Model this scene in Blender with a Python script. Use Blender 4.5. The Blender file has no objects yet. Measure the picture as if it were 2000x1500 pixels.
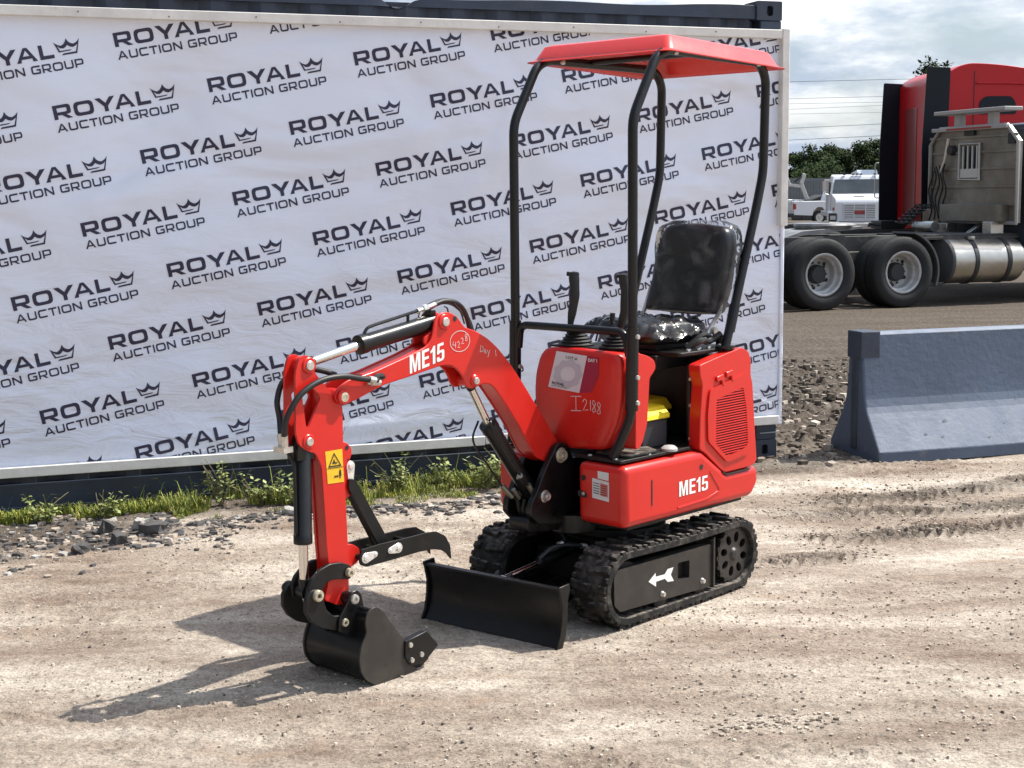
import bpy, bmesh, math, random
import numpy as np
from mathutils import Vector, Matrix

S = bpy.context.scene
COL = S.collection
R = math.radians
PI = math.pi

# ---------------------------------------------------------------- camera
PITCH, ROLL, CAMH = .1267, -.0094, 1.706
cd = bpy.data.cameras.new('camera')
cam = bpy.data.objects.new('camera', cd)
COL.objects.link(cam)
cd.sensor_width = 36.0
cd.lens = 52.0
cd.clip_start = .1
cd.clip_end = 3000
Rv = Vector((1, 0, 0)); Fv = Vector((0, math.cos(PITCH), -math.sin(PITCH))); Uv = Rv.cross(Fv)
R2 = math.cos(ROLL) * Rv + math.sin(ROLL) * Uv
U2 = -math.sin(ROLL) * Rv + math.cos(ROLL) * Uv
M = Matrix((R2, U2, -Fv)).transposed().to_4x4()
M.translation = (0, 0, CAMH)
cam.matrix_world = M
S.camera = cam
S.render.resolution_x = 1024
S.render.resolution_y = 768
S.view_settings.view_transform = 'Standard'
S.view_settings.look = 'None'
S.view_settings.gamma = 1
S.view_settings.exposure = 0.56

# ---------------------------------------------------------------- sun and sky
SUN_AZ, SUN_EL = R(71), R(55.5)
sd = Vector((math.sin(SUN_AZ) * math.cos(SUN_EL), math.cos(SUN_AZ) * math.cos(SUN_EL), math.sin(SUN_EL)))
sl = bpy.data.lights.new('sun', 'SUN')
sl.energy = 4.6
sl.angle = R(.5)
sl.color = (1.0, .955, .88)
so = bpy.data.objects.new('sun', sl)
so.rotation_mode = 'QUATERNION'
so.rotation_quaternion = sd.to_track_quat('Z', 'Y')
so.location = (8, 4, 12)
COL.objects.link(so)

W = bpy.data.worlds.new('World')
S.world = W
W.use_nodes = True
nt = W.node_tree
nt.nodes.clear()


def node(t, typ, **kw):
    n = t.nodes.new(typ)
    for k, v in kw.items():
        if k.startswith('i_'):
            key = k[2:]
            key = int(key) if key.isdigit() else key.replace('_', ' ')
            n.inputs[key].default_value = v
        else:
            setattr(n, k, v)
    return n


def ramp(t, stops, interp='LINEAR'):
    n = t.nodes.new('ShaderNodeValToRGB')
    cr = n.color_ramp
    cr.interpolation = interp
    while len(cr.elements) < len(stops):
        cr.elements.new(.5)
    for e, (p, c) in zip(cr.elements, stops):
        e.position = p
        e.color = (c[0], c[1], c[2], 1) if not isinstance(c, (int, float)) else (c, c, c, 1)
    return n


out = node(nt, 'ShaderNodeOutputWorld')
bg = node(nt, 'ShaderNodeBackground')
bg.inputs['Strength'].default_value = .095
sky = node(nt, 'ShaderNodeTexSky')
sky.sky_type = 'NISHITA'
sky.sun_disc = False
sky.sun_elevation = SUN_EL
sky.sun_rotation = SUN_AZ
sky.dust_density = 2.0
tc = node(nt, 'ShaderNodeTexCoord')
mp = node(nt, 'ShaderNodeMapping')
mp.inputs['Scale'].default_value = (1.6, 1.6, 5.0)
mp.inputs['Location'].default_value = (.35, .2, .1)
nz = node(nt, 'ShaderNodeTexNoise', i_Scale=2.6, i_Detail=9.0, i_Roughness=.55, i_Distortion=.25)
nz2 = node(nt, 'ShaderNodeTexNoise', i_Scale=6.0, i_Detail=7.0, i_Roughness=.6)
cov = ramp(nt, [(.36, 0), (.56, 1)])
shd = ramp(nt, [(.40, (4.3, 5.1, 6.4)), (.49, (6.6, 7.2, 8.2)), (.58, (10.4, 10.5, 10.7))])
tint = node(nt, 'ShaderNodeMix', data_type='RGBA', blend_type='MIX')
mix = node(nt, 'ShaderNodeMix', data_type='RGBA', blend_type='MIX')
L = nt.links
L.new(tc.outputs['Generated'], mp.inputs['Vector'])
L.new(mp.outputs[0], nz.inputs['Vector'])
L.new(mp.outputs[0], nz2.inputs['Vector'])
L.new(nz.outputs['Fac'], cov.inputs[0])
L.new(nz2.outputs['Fac'], shd.inputs[0])
# pale the clear patches slightly (humid Florida-like air)
tnm = node(nt, 'ShaderNodeMath', operation='MULTIPLY'); tnm.inputs[1].default_value = .45
L.new(mrz.outputs[0], tnm.inputs[0]) if False else None
tint.inputs[0].default_value = .30
tint.inputs[7].default_value = (5.2, 6.4, 7.6, 1)
L.new(sky.outputs[0], tint.inputs[6])
sep = node(nt, 'ShaderNodeSeparateXYZ'); L.new(tc.outputs['Generated'], sep.inputs[0])
mrz = node(nt, 'ShaderNodeMapRange'); mrz.inputs[1].default_value = .22; mrz.inputs[2].default_value = .60; mrz.inputs[3].default_value = 1.; mrz.inputs[4].default_value = .22
L.new(sep.outputs['Z'], mrz.inputs[0])
cvm = node(nt, 'ShaderNodeMath', operation='MULTIPLY'); L.new(cov.outputs[0], cvm.inputs[0]); L.new(mrz.outputs[0], cvm.inputs[1])
L.new(cvm.outputs[0], mix.inputs[0])
L.new(tint.outputs[2], mix.inputs[6])
L.new(shd.outputs[0], mix.inputs[7])
# brighter towards the sun, dimmer opposite to it
dt = node(nt, 'ShaderNodeVectorMath', operation='DOT_PRODUCT'); dt.inputs[1].default_value = (math.sin(SUN_AZ), math.cos(SUN_AZ), 0)
L.new(tc.outputs['Generated'], dt.inputs[0])
mrd = node(nt, 'ShaderNodeMapRange'); mrd.inputs[1].default_value = -.9; mrd.inputs[2].default_value = .4; mrd.inputs[3].default_value = .28; mrd.inputs[4].default_value = 1.1
L.new(dt.outputs['Value'], mrd.inputs[0])
mre = node(nt, 'ShaderNodeMapRange'); mre.inputs[1].default_value = .16; mre.inputs[2].default_value = .5; mre.inputs[3].default_value = .80; mre.inputs[4].default_value = 1.55
L.new(sep.outputs['Z'], mre.inputs[0])
mdd = node(nt, 'ShaderNodeMath', operation='MULTIPLY'); L.new(mrd.outputs[0], mdd.inputs[0]); L.new(mre.outputs[0], mdd.inputs[1])
scl = node(nt, 'ShaderNodeVectorMath', operation='SCALE'); L.new(mix.outputs[2], scl.inputs[0]); L.new(mdd.outputs[0], scl.inputs['Scale'])
L.new(scl.outputs[0], bg.inputs['Color'])
L.new(bg.outputs[0], out.inputs[0])

# ---------------------------------------------------------------- materials
MATS = {}


def mat(name, col, rough=.5, metal=0., coat=0., noise=None, bump=None, spec=None, alpha=None, dirt=None, trans=0.):
    """col: base colour; noise=(scale, amount); bump=(scale, strength, dist); dirt=(colour, scale, low, high)"""
    if name in MATS:
        return MATS[name]
    m = bpy.data.materials.new(name)
    m.use_nodes = True
    t = m.node_tree
    b = t.nodes['Principled BSDF']
    b.inputs['Base Color'].default_value = (*col, 1)
    b.inputs['Roughness'].default_value = rough
    b.inputs['Metallic'].default_value = metal
    b.inputs['Coat Weight'].default_value = coat
    b.inputs['Coat Roughness'].default_value = .12
    if spec is not None:
        b.inputs['Specular IOR Level'].default_value = spec
    if trans:
        b.inputs['Transmission Weight'].default_value = trans
    if alpha is not None:
        b.inputs['Alpha'].default_value = alpha
    tcn = node(t, 'ShaderNodeTexCoord')
    src = None
    if noise:
        n = node(t, 'ShaderNodeTexNoise', i_Scale=noise[0], i_Detail=6.0, i_Roughness=.6)
        t.links.new(tcn.outputs['Object'], n.inputs['Vector'])
        a = noise[1]
        r = ramp(t, [(.3, tuple(c * (1 - a) for c in col)), (.7, tuple(min(1, c * (1 + a)) for c in col))])
        t.links.new(n.outputs['Fac'], r.inputs[0])
        src = r.outputs[0]
        rr = ramp(t, [(.3, max(0, rough - .1)), (.7, min(1, rough + .1))])
        t.links.new(n.outputs['Fac'], rr.inputs[0])
        t.links.new(rr.outputs[0], b.inputs['Roughness'])
    if dirt:
        dc, ds, lo, hi = dirt
        n = node(t, 'ShaderNodeTexNoise', i_Scale=ds, i_Detail=8.0, i_Roughness=.7)
        t.links.new(tcn.outputs['Object'], n.inputs['Vector'])
        r = ramp(t, [(lo, 0), (hi, 1)])
        t.links.new(n.outputs['Fac'], r.inputs[0])
        mx = node(t, 'ShaderNodeMix', data_type='RGBA')
        t.links.new(r.outputs[0], mx.inputs[0])
        if src:
            t.links.new(src, mx.inputs[6])
        else:
            mx.inputs[6].default_value = (*col, 1)
        mx.inputs[7].default_value = (*dc, 1)
        src = mx.outputs[2]
    if src:
        t.links.new(src, b.inputs['Base Color'])
    if bump:
        n = node(t, 'ShaderNodeTexNoise', i_Scale=bump[0], i_Detail=5.0, i_Roughness=.6)
        t.links.new(tcn.outputs['Object'], n.inputs['Vector'])
        bn = node(t, 'ShaderNodeBump', i_Strength=bump[1], i_Distance=bump[2])
        t.links.new(n.outputs['Fac'], bn.inputs['Height'])
        t.links.new(bn.outputs[0], b.inputs['Normal'])
    MATS[name] = m
    return m


RED = mat('red_paint', (.58, .017, .011), .36, coat=.2, spec=.4, noise=(6, .06), dirt=((.42, .09, .06), 14, .62, .95), bump=(9, .05, .01))
BLACK = mat('black_paint', (.0045, .0045, .005), .34, coat=.0, spec=.42, noise=(12, .25), dirt=((.03, .027, .024), 10, .6, .98), bump=(14, .06, .01))
BLACKM = mat('black_paint_matt', (.007, .0065, .006), .5, spec=.35, noise=(20, .3), dirt=((.035, .03, .025), 9, .55, .95))
PLATE = mat('bucket_side_steel', (.026, .023, .020), .5, noise=(14, .25), dirt=((.07, .06, .05), 8, .45, .9))
RUBBER = mat('track_rubber', (.014, .0135, .013), .75, spec=.3, noise=(30, .3), dirt=((.12, .105, .088), 16, .48, .80), bump=(60, .4, .004))
HOSE = mat('hose_rubber', (.012, .012, .012), .5)
CHROME = mat('chrome_rod', (.72, .70, .66), .16, metal=1.)
BOLT = mat('zinc_bolt', (.62, .60, .56), .35, metal=.8, noise=(60, .2))
PIN = mat('greased_pin', (.55, .50, .38), .4, metal=.6, noise=(80, .35))
WHITE = mat('white_decal', (.78, .78, .76), .45)
YELLOW = mat('yellow_plastic', (.80, .62, .02), .4)
YDECAL = mat('yellow_decal', (.80, .48, .02), .45, dirt=((.6, .33, .02), 30, .5, .8))
INK = mat('black_ink', (.02, .02, .02), .6)
CHALK = mat('white_marker', (.62, .50, .48), .7)
SEATM = mat('black_vinyl', (.007, .0075, .010), .36, bump=(25, .2, .01))
GRIP = mat('lever_grip', (.012, .012, .012), .55)

# ---------------------------------------------------------------- mesh helpers


class MB:
    def __init__(s):
        s.v = []; s.f = []; s.m = []; s.cut = []

    def add(s, vs, fs, mi=0):
        o = len(s.v)
        s.cut.append((o, len(s.f)))
        s.v += [tuple(p) for p in vs]
        for f in fs:
            s.f.append(tuple(i + o for i in f)); s.m.append(mi)
        return s

    def box(s, x0, x1, y0, y1, z0, z1, mi=0):
        v = [(x, y, z) for z in (z0, z1) for y in (y0, y1) for x in (x0, x1)]
        return s.add(v, [(0, 2, 3, 1), (4, 5, 7, 6), (0, 1, 5, 4), (2, 6, 7, 3), (0, 4, 6, 2), (1, 3, 7, 5)], mi)

    def prism(s, poly, a0, a1, axis='y', mi=0):
        """poly in the plane normal to axis: y -> (x,z); x -> (y,z); z -> (x,y)"""
        def pt(p, a):
            return {'y': (p[0], a, p[1]), 'x': (a, p[0], p[1]), 'z': (p[0], p[1], a)}[axis]
        n = len(poly)
        v = [pt(p, a0) for p in poly] + [pt(p, a1) for p in poly]
        fs = [tuple(range(n)), tuple(range(2 * n - 1, n - 1, -1))]
        fs += [(i, i + n, (i + 1) % n + n, (i + 1) % n) for i in range(n)]
        return s.add(v, fs, mi)

    def tube(s, pts, r, n=10, mi=0, closed=False, caps=True):
        pts = [Vector(p) for p in pts]
        rs = r if isinstance(r, (list, tuple)) else [r] * len(pts)
        rings = []
        up = None
        N = len(pts)
        for i, p in enumerate(pts):
            a = pts[(i - 1) % N] if (i > 0 or closed) else p
            b = pts[(i + 1) % N] if (i < N - 1 or closed) else p
            t = (b - a).normalized()
            if up is None:
                up = t.orthogonal().normalized()
            up = (up - t * up.dot(t)).normalized()
            w = t.cross(up)
            rings.append([p + (up * math.cos(2 * PI * k / n) + w * math.sin(2 * PI * k / n)) * rs[i] for k in range(n)])
        v = [q for rg in rings for q in rg]
        fs = []
        for i in range(N if closed else N - 1):
            j = (i + 1) % N
            for k in range(n):
                fs.append((i * n + k, i * n + (k + 1) % n, j * n + (k + 1) % n, j * n + k))
        if caps and not closed:
            fs.append(tuple(range(n - 1, -1, -1)))
            fs.append(tuple(range((N - 1) * n, N * n)))
        return s.add(v, fs, mi)

    def cyl(s, a, b, r, n=20, mi=0, r2=None):
        return s.tube([a, b], [r, r if r2 is None else r2], n, mi)

    def lathe(s, prof, n=24, origin=(0, 0, 0), axis='y', mi=0):
        """prof: list of (r, a) along axis"""
        v = []; fs = []
        for r, a in prof:
            for k in range(n):
                c, d = math.cos(2 * PI * k / n) * r, math.sin(2 * PI * k / n) * r
                p = {'y': (c, a, d), 'x': (a, c, d), 'z': (c, d, a)}[axis]
                v.append((p[0] + origin[0], p[1] + origin[1], p[2] + origin[2]))
        for i in range(len(prof) - 1):
            for k in range(n):
                fs.append((i * n + k, i * n + (k + 1) % n, (i + 1) * n + (k + 1) % n, (i + 1) * n + k))
        return s.add(v, fs, mi)

    def merge(s, other, f=lambda p: p, mi=None):
        return s.add([f(Vector(p)) for p in other.v], other.f, 0) if mi is None else s.add([f(Vector(p)) for p in other.v], other.f, mi)


def link(name, me, mats, parent=None):
    o = bpy.data.objects.new(name, me)
    COL.objects.link(o)
    if parent:
        o.parent = parent
    for m in (mats if isinstance(mats, (list, tuple)) else [mats]):
        me.materials.append(m)
    return o


SPLIT = {'end_plate', 'bolt', 'hose_fitting', 'hose', 'screw', 'seat_bracket', 'rack_support', 'roof_bolt', 'deck_bolt', 'oil_pipe', 'air_hose',
         'bumper_slot', 'slot', 'front_slot', 'link_shaft', 'side_window', 'roof_marker', 'window_bar', 'tow_gear', 'shed_post', 'work_lamp', 'lug_hole', 'chip', 'rear_panel', 'cylinder'}


def part(name, mb, mats, parent=None, bevel=0., seg=2, angle=38, label=None, smooth=True):
    if name in SPLIT and len(mb.cut) > 1:
        first = None
        for k, (v0, f0) in enumerate(mb.cut):
            v1, f1 = mb.cut[k + 1] if k + 1 < len(mb.cut) else (len(mb.v), len(mb.f))
            if f1 == f0: continue
            q = MB(); q.v = mb.v[v0:v1]; q.f = [tuple(i - v0 for i in f) for f in mb.f[f0:f1]]; q.m = mb.m[f0:f1]
            o = part1(name, q, mats, parent, bevel, seg, angle, label, smooth)
            first = first or o
        return first
    return part1(name, mb, mats, parent, bevel, seg, angle, label, smooth)


def part1(name, mb, mats, parent=None, bevel=0., seg=2, angle=38, label=None, smooth=True):
    me = bpy.data.meshes.new(name)
    me.from_pydata(mb.v, [], mb.f)
    me.polygons.foreach_set('material_index', mb.m)
    bm = bmesh.new(); bm.from_mesh(me)
    bmesh.ops.recalc_face_normals(bm, faces=bm.faces)
    bm.to_mesh(me); bm.free()
    if smooth:
        me.polygons.foreach_set('use_smooth', [True] * len(me.polygons))
        me.set_sharp_from_angle(angle=R(angle))
    me.update()
    o = link(name, me, mats, parent)
    if bevel:
        b = o.modifiers.new('bevel', 'BEVEL')
        b.width = bevel; b.segments = seg; b.limit_method = 'ANGLE'; b.angle_limit = R(30)
        b.harden_normals = False
    if label:
        o['label'] = label
    return o


def thing(name, label, cat, loc=(0, 0, 0), rz=0., group=None):
    o = bpy.data.objects.new(name, None)
    COL.objects.link(o)
    o.location = loc
    o.rotation_euler = (0, 0, rz)
    o.empty_display_size = .2
    return tag(o, label, cat, group)


def tag(o, label=None, cat=None, group=None, kind=None):
    if label: o['label'] = label
    if cat: o['category'] = cat
    if group: o['group'] = group
    if kind: o['kind'] = kind
    return o


def rnd_poly(pts, r, n=4):
    """round the corners of a closed polygon; r number or list"""
    N = len(pts); out = []
    for i in range(N):
        rr = r[i] if isinstance(r, (list, tuple)) else r
        p = Vector(pts[i]); a = Vector(pts[i - 1]); b = Vector(pts[(i + 1) % N])
        da = (a - p); db = (b - p)
        k = min(rr, da.length * .49, db.length * .49)
        if k < 1e-5:
            out.append(tuple(p)); continue
        p0 = p + da.normalized() * k; p1 = p + db.normalized() * k
        for j in range(n + 1):
            t = j / n
            q = p0 * (1 - t) ** 2 + p * 2 * t * (1 - t) + p1 * t * t
            out.append(tuple(q))
    return out


def smooth_line(pts, k=6):
    """Catmull-Rom through 3D points"""
    P = [Vector(p) for p in pts]
    P = [P[0] * 2 - P[1]] + P + [P[-1] * 2 - P[-2]]
    o = []
    for i in range(1, len(P) - 2):
        a, b, c, d = P[i - 1:i + 3]
        for j in range(k):
            t = j / k
            o.append(.5 * ((2 * b) + (c - a) * t + (2 * a - 5 * b + 4 * c - d) * t * t + (3 * b - a - 3 * c + d) * t ** 3))
    o.append(P[-2])
    return o


def bend(pts, r, n=5):
    """polyline with rounded corners"""
    P = [Vector(p) for p in pts]
    o = [P[0]]
    for i in range(1, len(P) - 1):
        p = P[i]; da = P[i - 1] - p; db = P[i + 1] - p
        k = min(r, da.length * .45, db.length * .45)
        p0 = p + da.normalized() * k; p1 = p + db.normalized() * k
        for j in range(n + 1):
            t = j / n
            o.append(p0 * (1 - t) ** 2 + p * 2 * t * (1 - t) + p1 * t * t)
    o.append(P[-1])
    return o


def fill2d(loops):
    """2D loops (outer rings and holes) -> verts2d, faces by a filled 2D curve"""
    cu = bpy.data.curves.new('tmp', 'CURVE')
    cu.dimensions = '2D'; cu.fill_mode = 'BOTH'
    for lp in loops:
        sp = cu.splines.new('POLY')
        sp.points.add(len(lp) - 1)
        for q, p in zip(sp.points, lp):
            q.co = (p[0], p[1], 0, 1)
        sp.use_cyclic_u = True
    ob = bpy.data.objects.new('tmp', cu)
    me = bpy.data.meshes.new_from_object(ob)
    vs = [(v.co.x, v.co.y) for v in me.vertices]
    fs = [tuple(p.vertices) for p in me.polygons]
    bpy.data.objects.remove(ob); bpy.data.curves.remove(cu); bpy.data.meshes.remove(me)
    return vs, fs


def text2d(s, size=1., bold=0., xs=1., space=1.):
    cu = bpy.data.curves.new('tmp', 'FONT')
    cu.body = s; cu.size = size; cu.offset = bold; cu.space_character = space
    cu.resolution_u = 3
    ob = bpy.data.objects.new('tmp', cu)
    me = bpy.data.meshes.new_from_object(ob)
    vs = [(v.co.x * xs, v.co.y) for v in me.vertices]
    fs = [tuple(p.vertices) for p in me.polygons]
    bpy.data.objects.remove(ob); bpy.data.curves.remove(cu); bpy.data.meshes.remove(me)
    return vs, fs


def put2d(mb, vf, o, u, v, mi=0, fit=None):
    """place a 2D mesh on a plane; fit=(w,h): scale its box so"""
    vs, fs = vf
    o, u, v = Vector(o), Vector(u), Vector(v)
    if fit:
        x0 = min(p[0] for p in vs); x1 = max(p[0] for p in vs); y0 = min(p[1] for p in vs); y1 = max(p[1] for p in vs)
        vs = [((p[0] - x0) / (x1 - x0) * fit[0], (p[1] - y0) / (y1 - y0) * fit[1]) for p in vs]
    mb.add([o + u * p[0] + v * p[1] for p in vs], fs, mi)


def strip2d(mb, pts, w, o, u, v, mi=0):
    """flat stroke of width w along 2D points on a plane"""
    o, u, v = Vector(o), Vector(u), Vector(v)
    P = [Vector(p) for p in pts]
    vs = []; fs = []
    for i, p in enumerate(P):
        a = P[max(i - 1, 0)]; b = P[min(i + 1, len(P) - 1)]
        t = (b - a).normalized(); n = Vector((-t.y, t.x)) * w / 2
        for q in (p + n, p - n):
            vs.append(o + u * q.x + v * q.y)
    for i in range(len(P) - 1):
        fs.append((2 * i, 2 * i + 1, 2 * i + 3, 2 * i + 2))
    mb.add(vs, fs, mi)


def model2d():
    """condensed bold ME15, cap height 1"""
    L4 = [[[(0, 0), (.15, 0), (.15, .72), (.27, 0), (.39, 0), (.51, .72), (.51, 0), (.66, 0), (.66, 1), (.44, 1), (.33, .36), (.22, 1), (0, 1)]],
          [[(.76, 0), (1.22, 0), (1.22, .16), (.92, .16), (.92, .43), (1.19, .43), (1.19, .58), (.92, .58), (.92, .84), (1.21, .84), (1.21, 1), (.76, 1)]],
          [[(1.44, 0), (1.60, 0), (1.60, 1), (1.48, 1), (1.41, .86), (1.30, .78), (1.30, .64), (1.44, .71)]],
          [rnd_poly([(1.70, .26), (1.85, .28), (1.88, .14), (2.02, .14), (2.02, .48), (1.88, .48), (1.84, .42), (1.71, .44), (1.75, 1), (2.14, 1), (2.14, .84), (1.88, .84), (1.87, .60), (2.18, .62), (2.18, 0), (1.70, 0)],
                    [.02, 0, .06, .06, .06, .06, .02, 0, 0, 0, 0, 0, .02, .18, .2, .14], 4)]]
    vs = []; fs = []
    for loops in L4:
        v, f = fill2d(loops); k = len(vs); vs += v; fs += [tuple(i + k for i in q) for q in f]
    return vs, fs


# ---- the extended capitals of the banner (cap height 1, stroke t)
def rrect(x0, y0, x1, y1, r, n=4):
    return rnd_poly([(x0, y0), (x1, y0), (x1, y1), (x0, y1)], r, n)


def glyph(c, t):
    g = t * .5
    if c == 'O':
        return [rrect(0, 0, 1.4, 1, .36), rrect(t, t * .85, 1.4 - t, 1 - t * .85, .2)], 1.4
    if c == 'R':
        return [rnd_poly([(0, 0), (t, 0), (t, .28), (.55, .28), (.92, 0), (1.28, 0), (.88, .30), (1.22, .34), (1.22, 1), (0, 1)],
                         [0, 0, 0, 0, 0, 0, 0, .22, .25, 0]),
                rnd_poly([(t, .28 + t * .8), (1.22 - t, .28 + t * .8), (1.22 - t, 1 - t * .8), (t, 1 - t * .8)], [0, .1, .1, 0])], 1.25
    if c == 'P':
        return [rnd_poly([(0, 0), (t, 0), (t, .28), (1.2, .28), (1.2, 1), (0, 1)], [0, 0, 0, .25, .25, 0]),
                rnd_poly([(t, .28 + t * .8), (1.2 - t, .28 + t * .8), (1.2 - t, 1 - t * .8), (t, 1 - t * .8)], [0, .1, .1, 0])], 1.2
    if c == 'Y':
        return [[(0, 1), (t * 1.35, 1), (.70, .60), (1.4 - t * 1.35, 1), (1.4, 1), (.70 + g, .36), (.70 + g, 0), (.70 - g, 0), (.70 - g, .36)]], 1.4
    if c == 'A':
        return [[(0, 0), (t * 1.2, 0), (.36, .22), (1.10, .22), (1.46 - t * 1.2, 0), (1.46, 0), (.73 + g, 1), (.73 - g, 1)],
                [(.50, .22 + t * .75), (.96, .22 + t * .75), (.73, .83)]], 1.46
    if c == 'L':
        return [[(0, 0), (1.0, 0), (1.0, t * .9), (t, t * .9), (t, 1), (0, 1)]], 1.0
    if c == 'U':
        return [rnd_poly([(0, 1), (0, 0), (1.25, 0), (1.25, 1), (1.25 - t, 1), (1.25 - t, t * .9), (t, t * .9), (t, 1)],
                         [0, .32, .32, 0, 0, .14, .14, 0])], 1.25
    if c in 'CG':
        if c == 'C':
            return [rnd_poly([(1.25, 1), (0, 1), (0, 0), (1.25, 0), (1.25, t * .9), (t, t * .9), (t, 1 - t * .9), (1.25, 1 - t * .9)],
                             [.1, .32, .32, .1, 0, .14, .14, 0])], 1.25
        return [rnd_poly([(1.25, 1), (0, 1), (0, 0), (1.28, 0), (1.28, .58), (.7, .58), (.7, .58 - t * .8), (1.28 - t, .58 - t * .8),
                          (1.28 - t, t * .9), (t, t * .9), (t, 1 - t * .9), (1.25, 1 - t * .9)],
                         [.1, .32, .32, .2, 0, 0, 0, 0, .05, .14, .14, 0])], 1.3
    if c == 'T':
        return [[(0, 1), (0, 1 - t * .9), (.58 - g, 1 - t * .9), (.58 - g, 0), (.58 + g, 0), (.58 + g, 1 - t * .9), (1.16, 1 - t * .9), (1.16, 1)]], 1.16
    if c == 'I':
        return [[(0, 0), (t, 0), (t, 1), (0, 1)]], t
    if c == 'N':
        return [[(0, 0), (t, 0), (t, .72), (1.28 - t * 1.1, 0), (1.28, 0), (1.28, 1), (1.28 - t, 1), (1.28 - t, .28), (t * 1.1, 1), (0, 1)]], 1.28
    return [], .5


def logo2d():
    vs = []; fs = []

    def add(loops, ox, oy, sx, sy):
        v, f = fill2d([[(ox + p[0] * sx, oy + p[1] * sy) for p in lp] for lp in loops])
        k = len(vs); vs.extend(v); fs.extend(tuple(i + k for i in q) for q in f)
    h = .075
    for c, x, wd in (('R', 0, 1.26), ('O', 1.44, 1.38), ('Y', 2.98, 1.42), ('A', 4.28, 1.44), ('L', 5.9, .98)):
        lp, w = glyph(c, .27)
        add(lp, x * h, 0, h * wd / w, h)
    word = 'AUCTION GROUP'
    t2 = .225; gap = .22
    tot = sum((glyph(c, t2)[1] if c != ' ' else .45) for c in word) + gap * (len(word) - 1)
    sc = .655 / tot
    x = 0
    for c in word:
        if c == ' ':
            x += .45 + gap; continue
        lp, w = glyph(c, t2)
        add(lp, x * sc, -.0675, sc, .044)
        x += w + gap
    cr = [(1330, 890), (1360, 925), (1400, 953), (1450, 975), (1500, 955), (1540, 915), (1568, 855), (1596, 915), (1635, 952), (1685, 970), (1740, 950), (1780, 918),
          (1806, 885), (1718, 1148), (1440, 1148), (1470, 1118), (1698, 1115), (1752, 988), (1710, 1015), (1660, 1030), (1610, 1012), (1568, 978),
          (1530, 1012), (1490, 1030), (1430, 1018), (1384, 968), (1420, 1065), (1640, 1065), (1600, 1084), (1395, 1090)]
    add([[((px - 1330) / 476 * .136 + .524, (1148 - py) / 293 * .084 + .0075) for px, py in cr]], 0, 0, 1, 1)
    return vs, fs


# ---------------------------------------------------------------- ground
rng = np.random.default_rng(5)


NTAB = {}


def vnoise(x, y, seed=0):
    """smooth value noise on arrays"""
    if seed not in NTAB:
        NTAB[seed] = np.random.default_rng(seed).random((256, 256))
    T = NTAB[seed]
    xi = np.floor(x).astype(int); yi = np.floor(y).astype(int)
    fx = x - xi; fy = y - yi
    fx = fx * fx * (3 - 2 * fx); fy = fy * fy * (3 - 2 * fy)
    a = T[xi & 255, yi & 255]; b = T[(xi + 1) & 255, yi & 255]
    c = T[xi & 255, (yi + 1) & 255]; d = T[(xi + 1) & 255, (yi + 1) & 255]
    return (a * (1 - fx) + b * fx) * (1 - fy) + (c * (1 - fx) + d * fx) * fy - .5


WA = .3456                                   # wall direction
WD = Vector((math.cos(WA), math.sin(WA), 0)); WN = Vector((WD.y, -WD.x, 0)); WP = Vector((1.7158, 9.4925, 0))


def clods(x, y):
    """how lumpy the ground is: the mud patch right of the container"""
    d = (x - WP.x) * WN.x + (y - WP.y) * WN.y          # distance in front of the wall line
    a = np.clip((.25 - d) / .6, 0, 1) * np.clip((x - 1.2) / .4, 0, 1) * np.clip((17.5 - y) / 4., 0, 1)
    return a


def ruts(x, y):
    """chevron ruts left by a tracked machine at the right"""
    h = np.zeros_like(x); m = np.zeros_like(x)
    for (x0, y0, x1, y1, w) in ((1.55, 8.02, 4.2, 9.15, .20), (1.35, 7.72, 4.0, 8.28, .19), (1.35, 7.15, 3.4, 7.82, .17), (1.02, 6.66, 1.75, 6.98, .15)):
        L_ = math.hypot(x1 - x0, y1 - y0); ux, uy = (x1 - x0) / L_, (y1 - y0) / L_
        s_ = (x - x0) * ux + (y - y0) * uy; d = -(x - x0) * uy + (y - y0) * ux
        d = d + .05 * np.sin(s_ * 2.1)
        k = np.clip(1 - np.abs(d) / w, 0, 1) * np.clip(s_ / .35, 0, 1) * np.clip((L_ - s_) / .5, 0, 1)
        k = k * np.clip(.75 + 1.6 * vnoise(s_ * 1.7 + 9, d * 3 + 5, 77), 0.1, 1)
        h += np.minimum(k * 2, 1) * (.017 * np.tanh(3 * np.sin((s_ + np.abs(d) * .9) * 2 * PI / .072)) * np.clip(.7 + 1.6 * vnoise(x * 9, y * 9, 4), 0, 1.2) + .010 * vnoise(x * 22, y * 22, 44) - .006)
        m = np.maximum(m, np.minimum(k * 1.6, 1))
    return h, m


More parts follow.
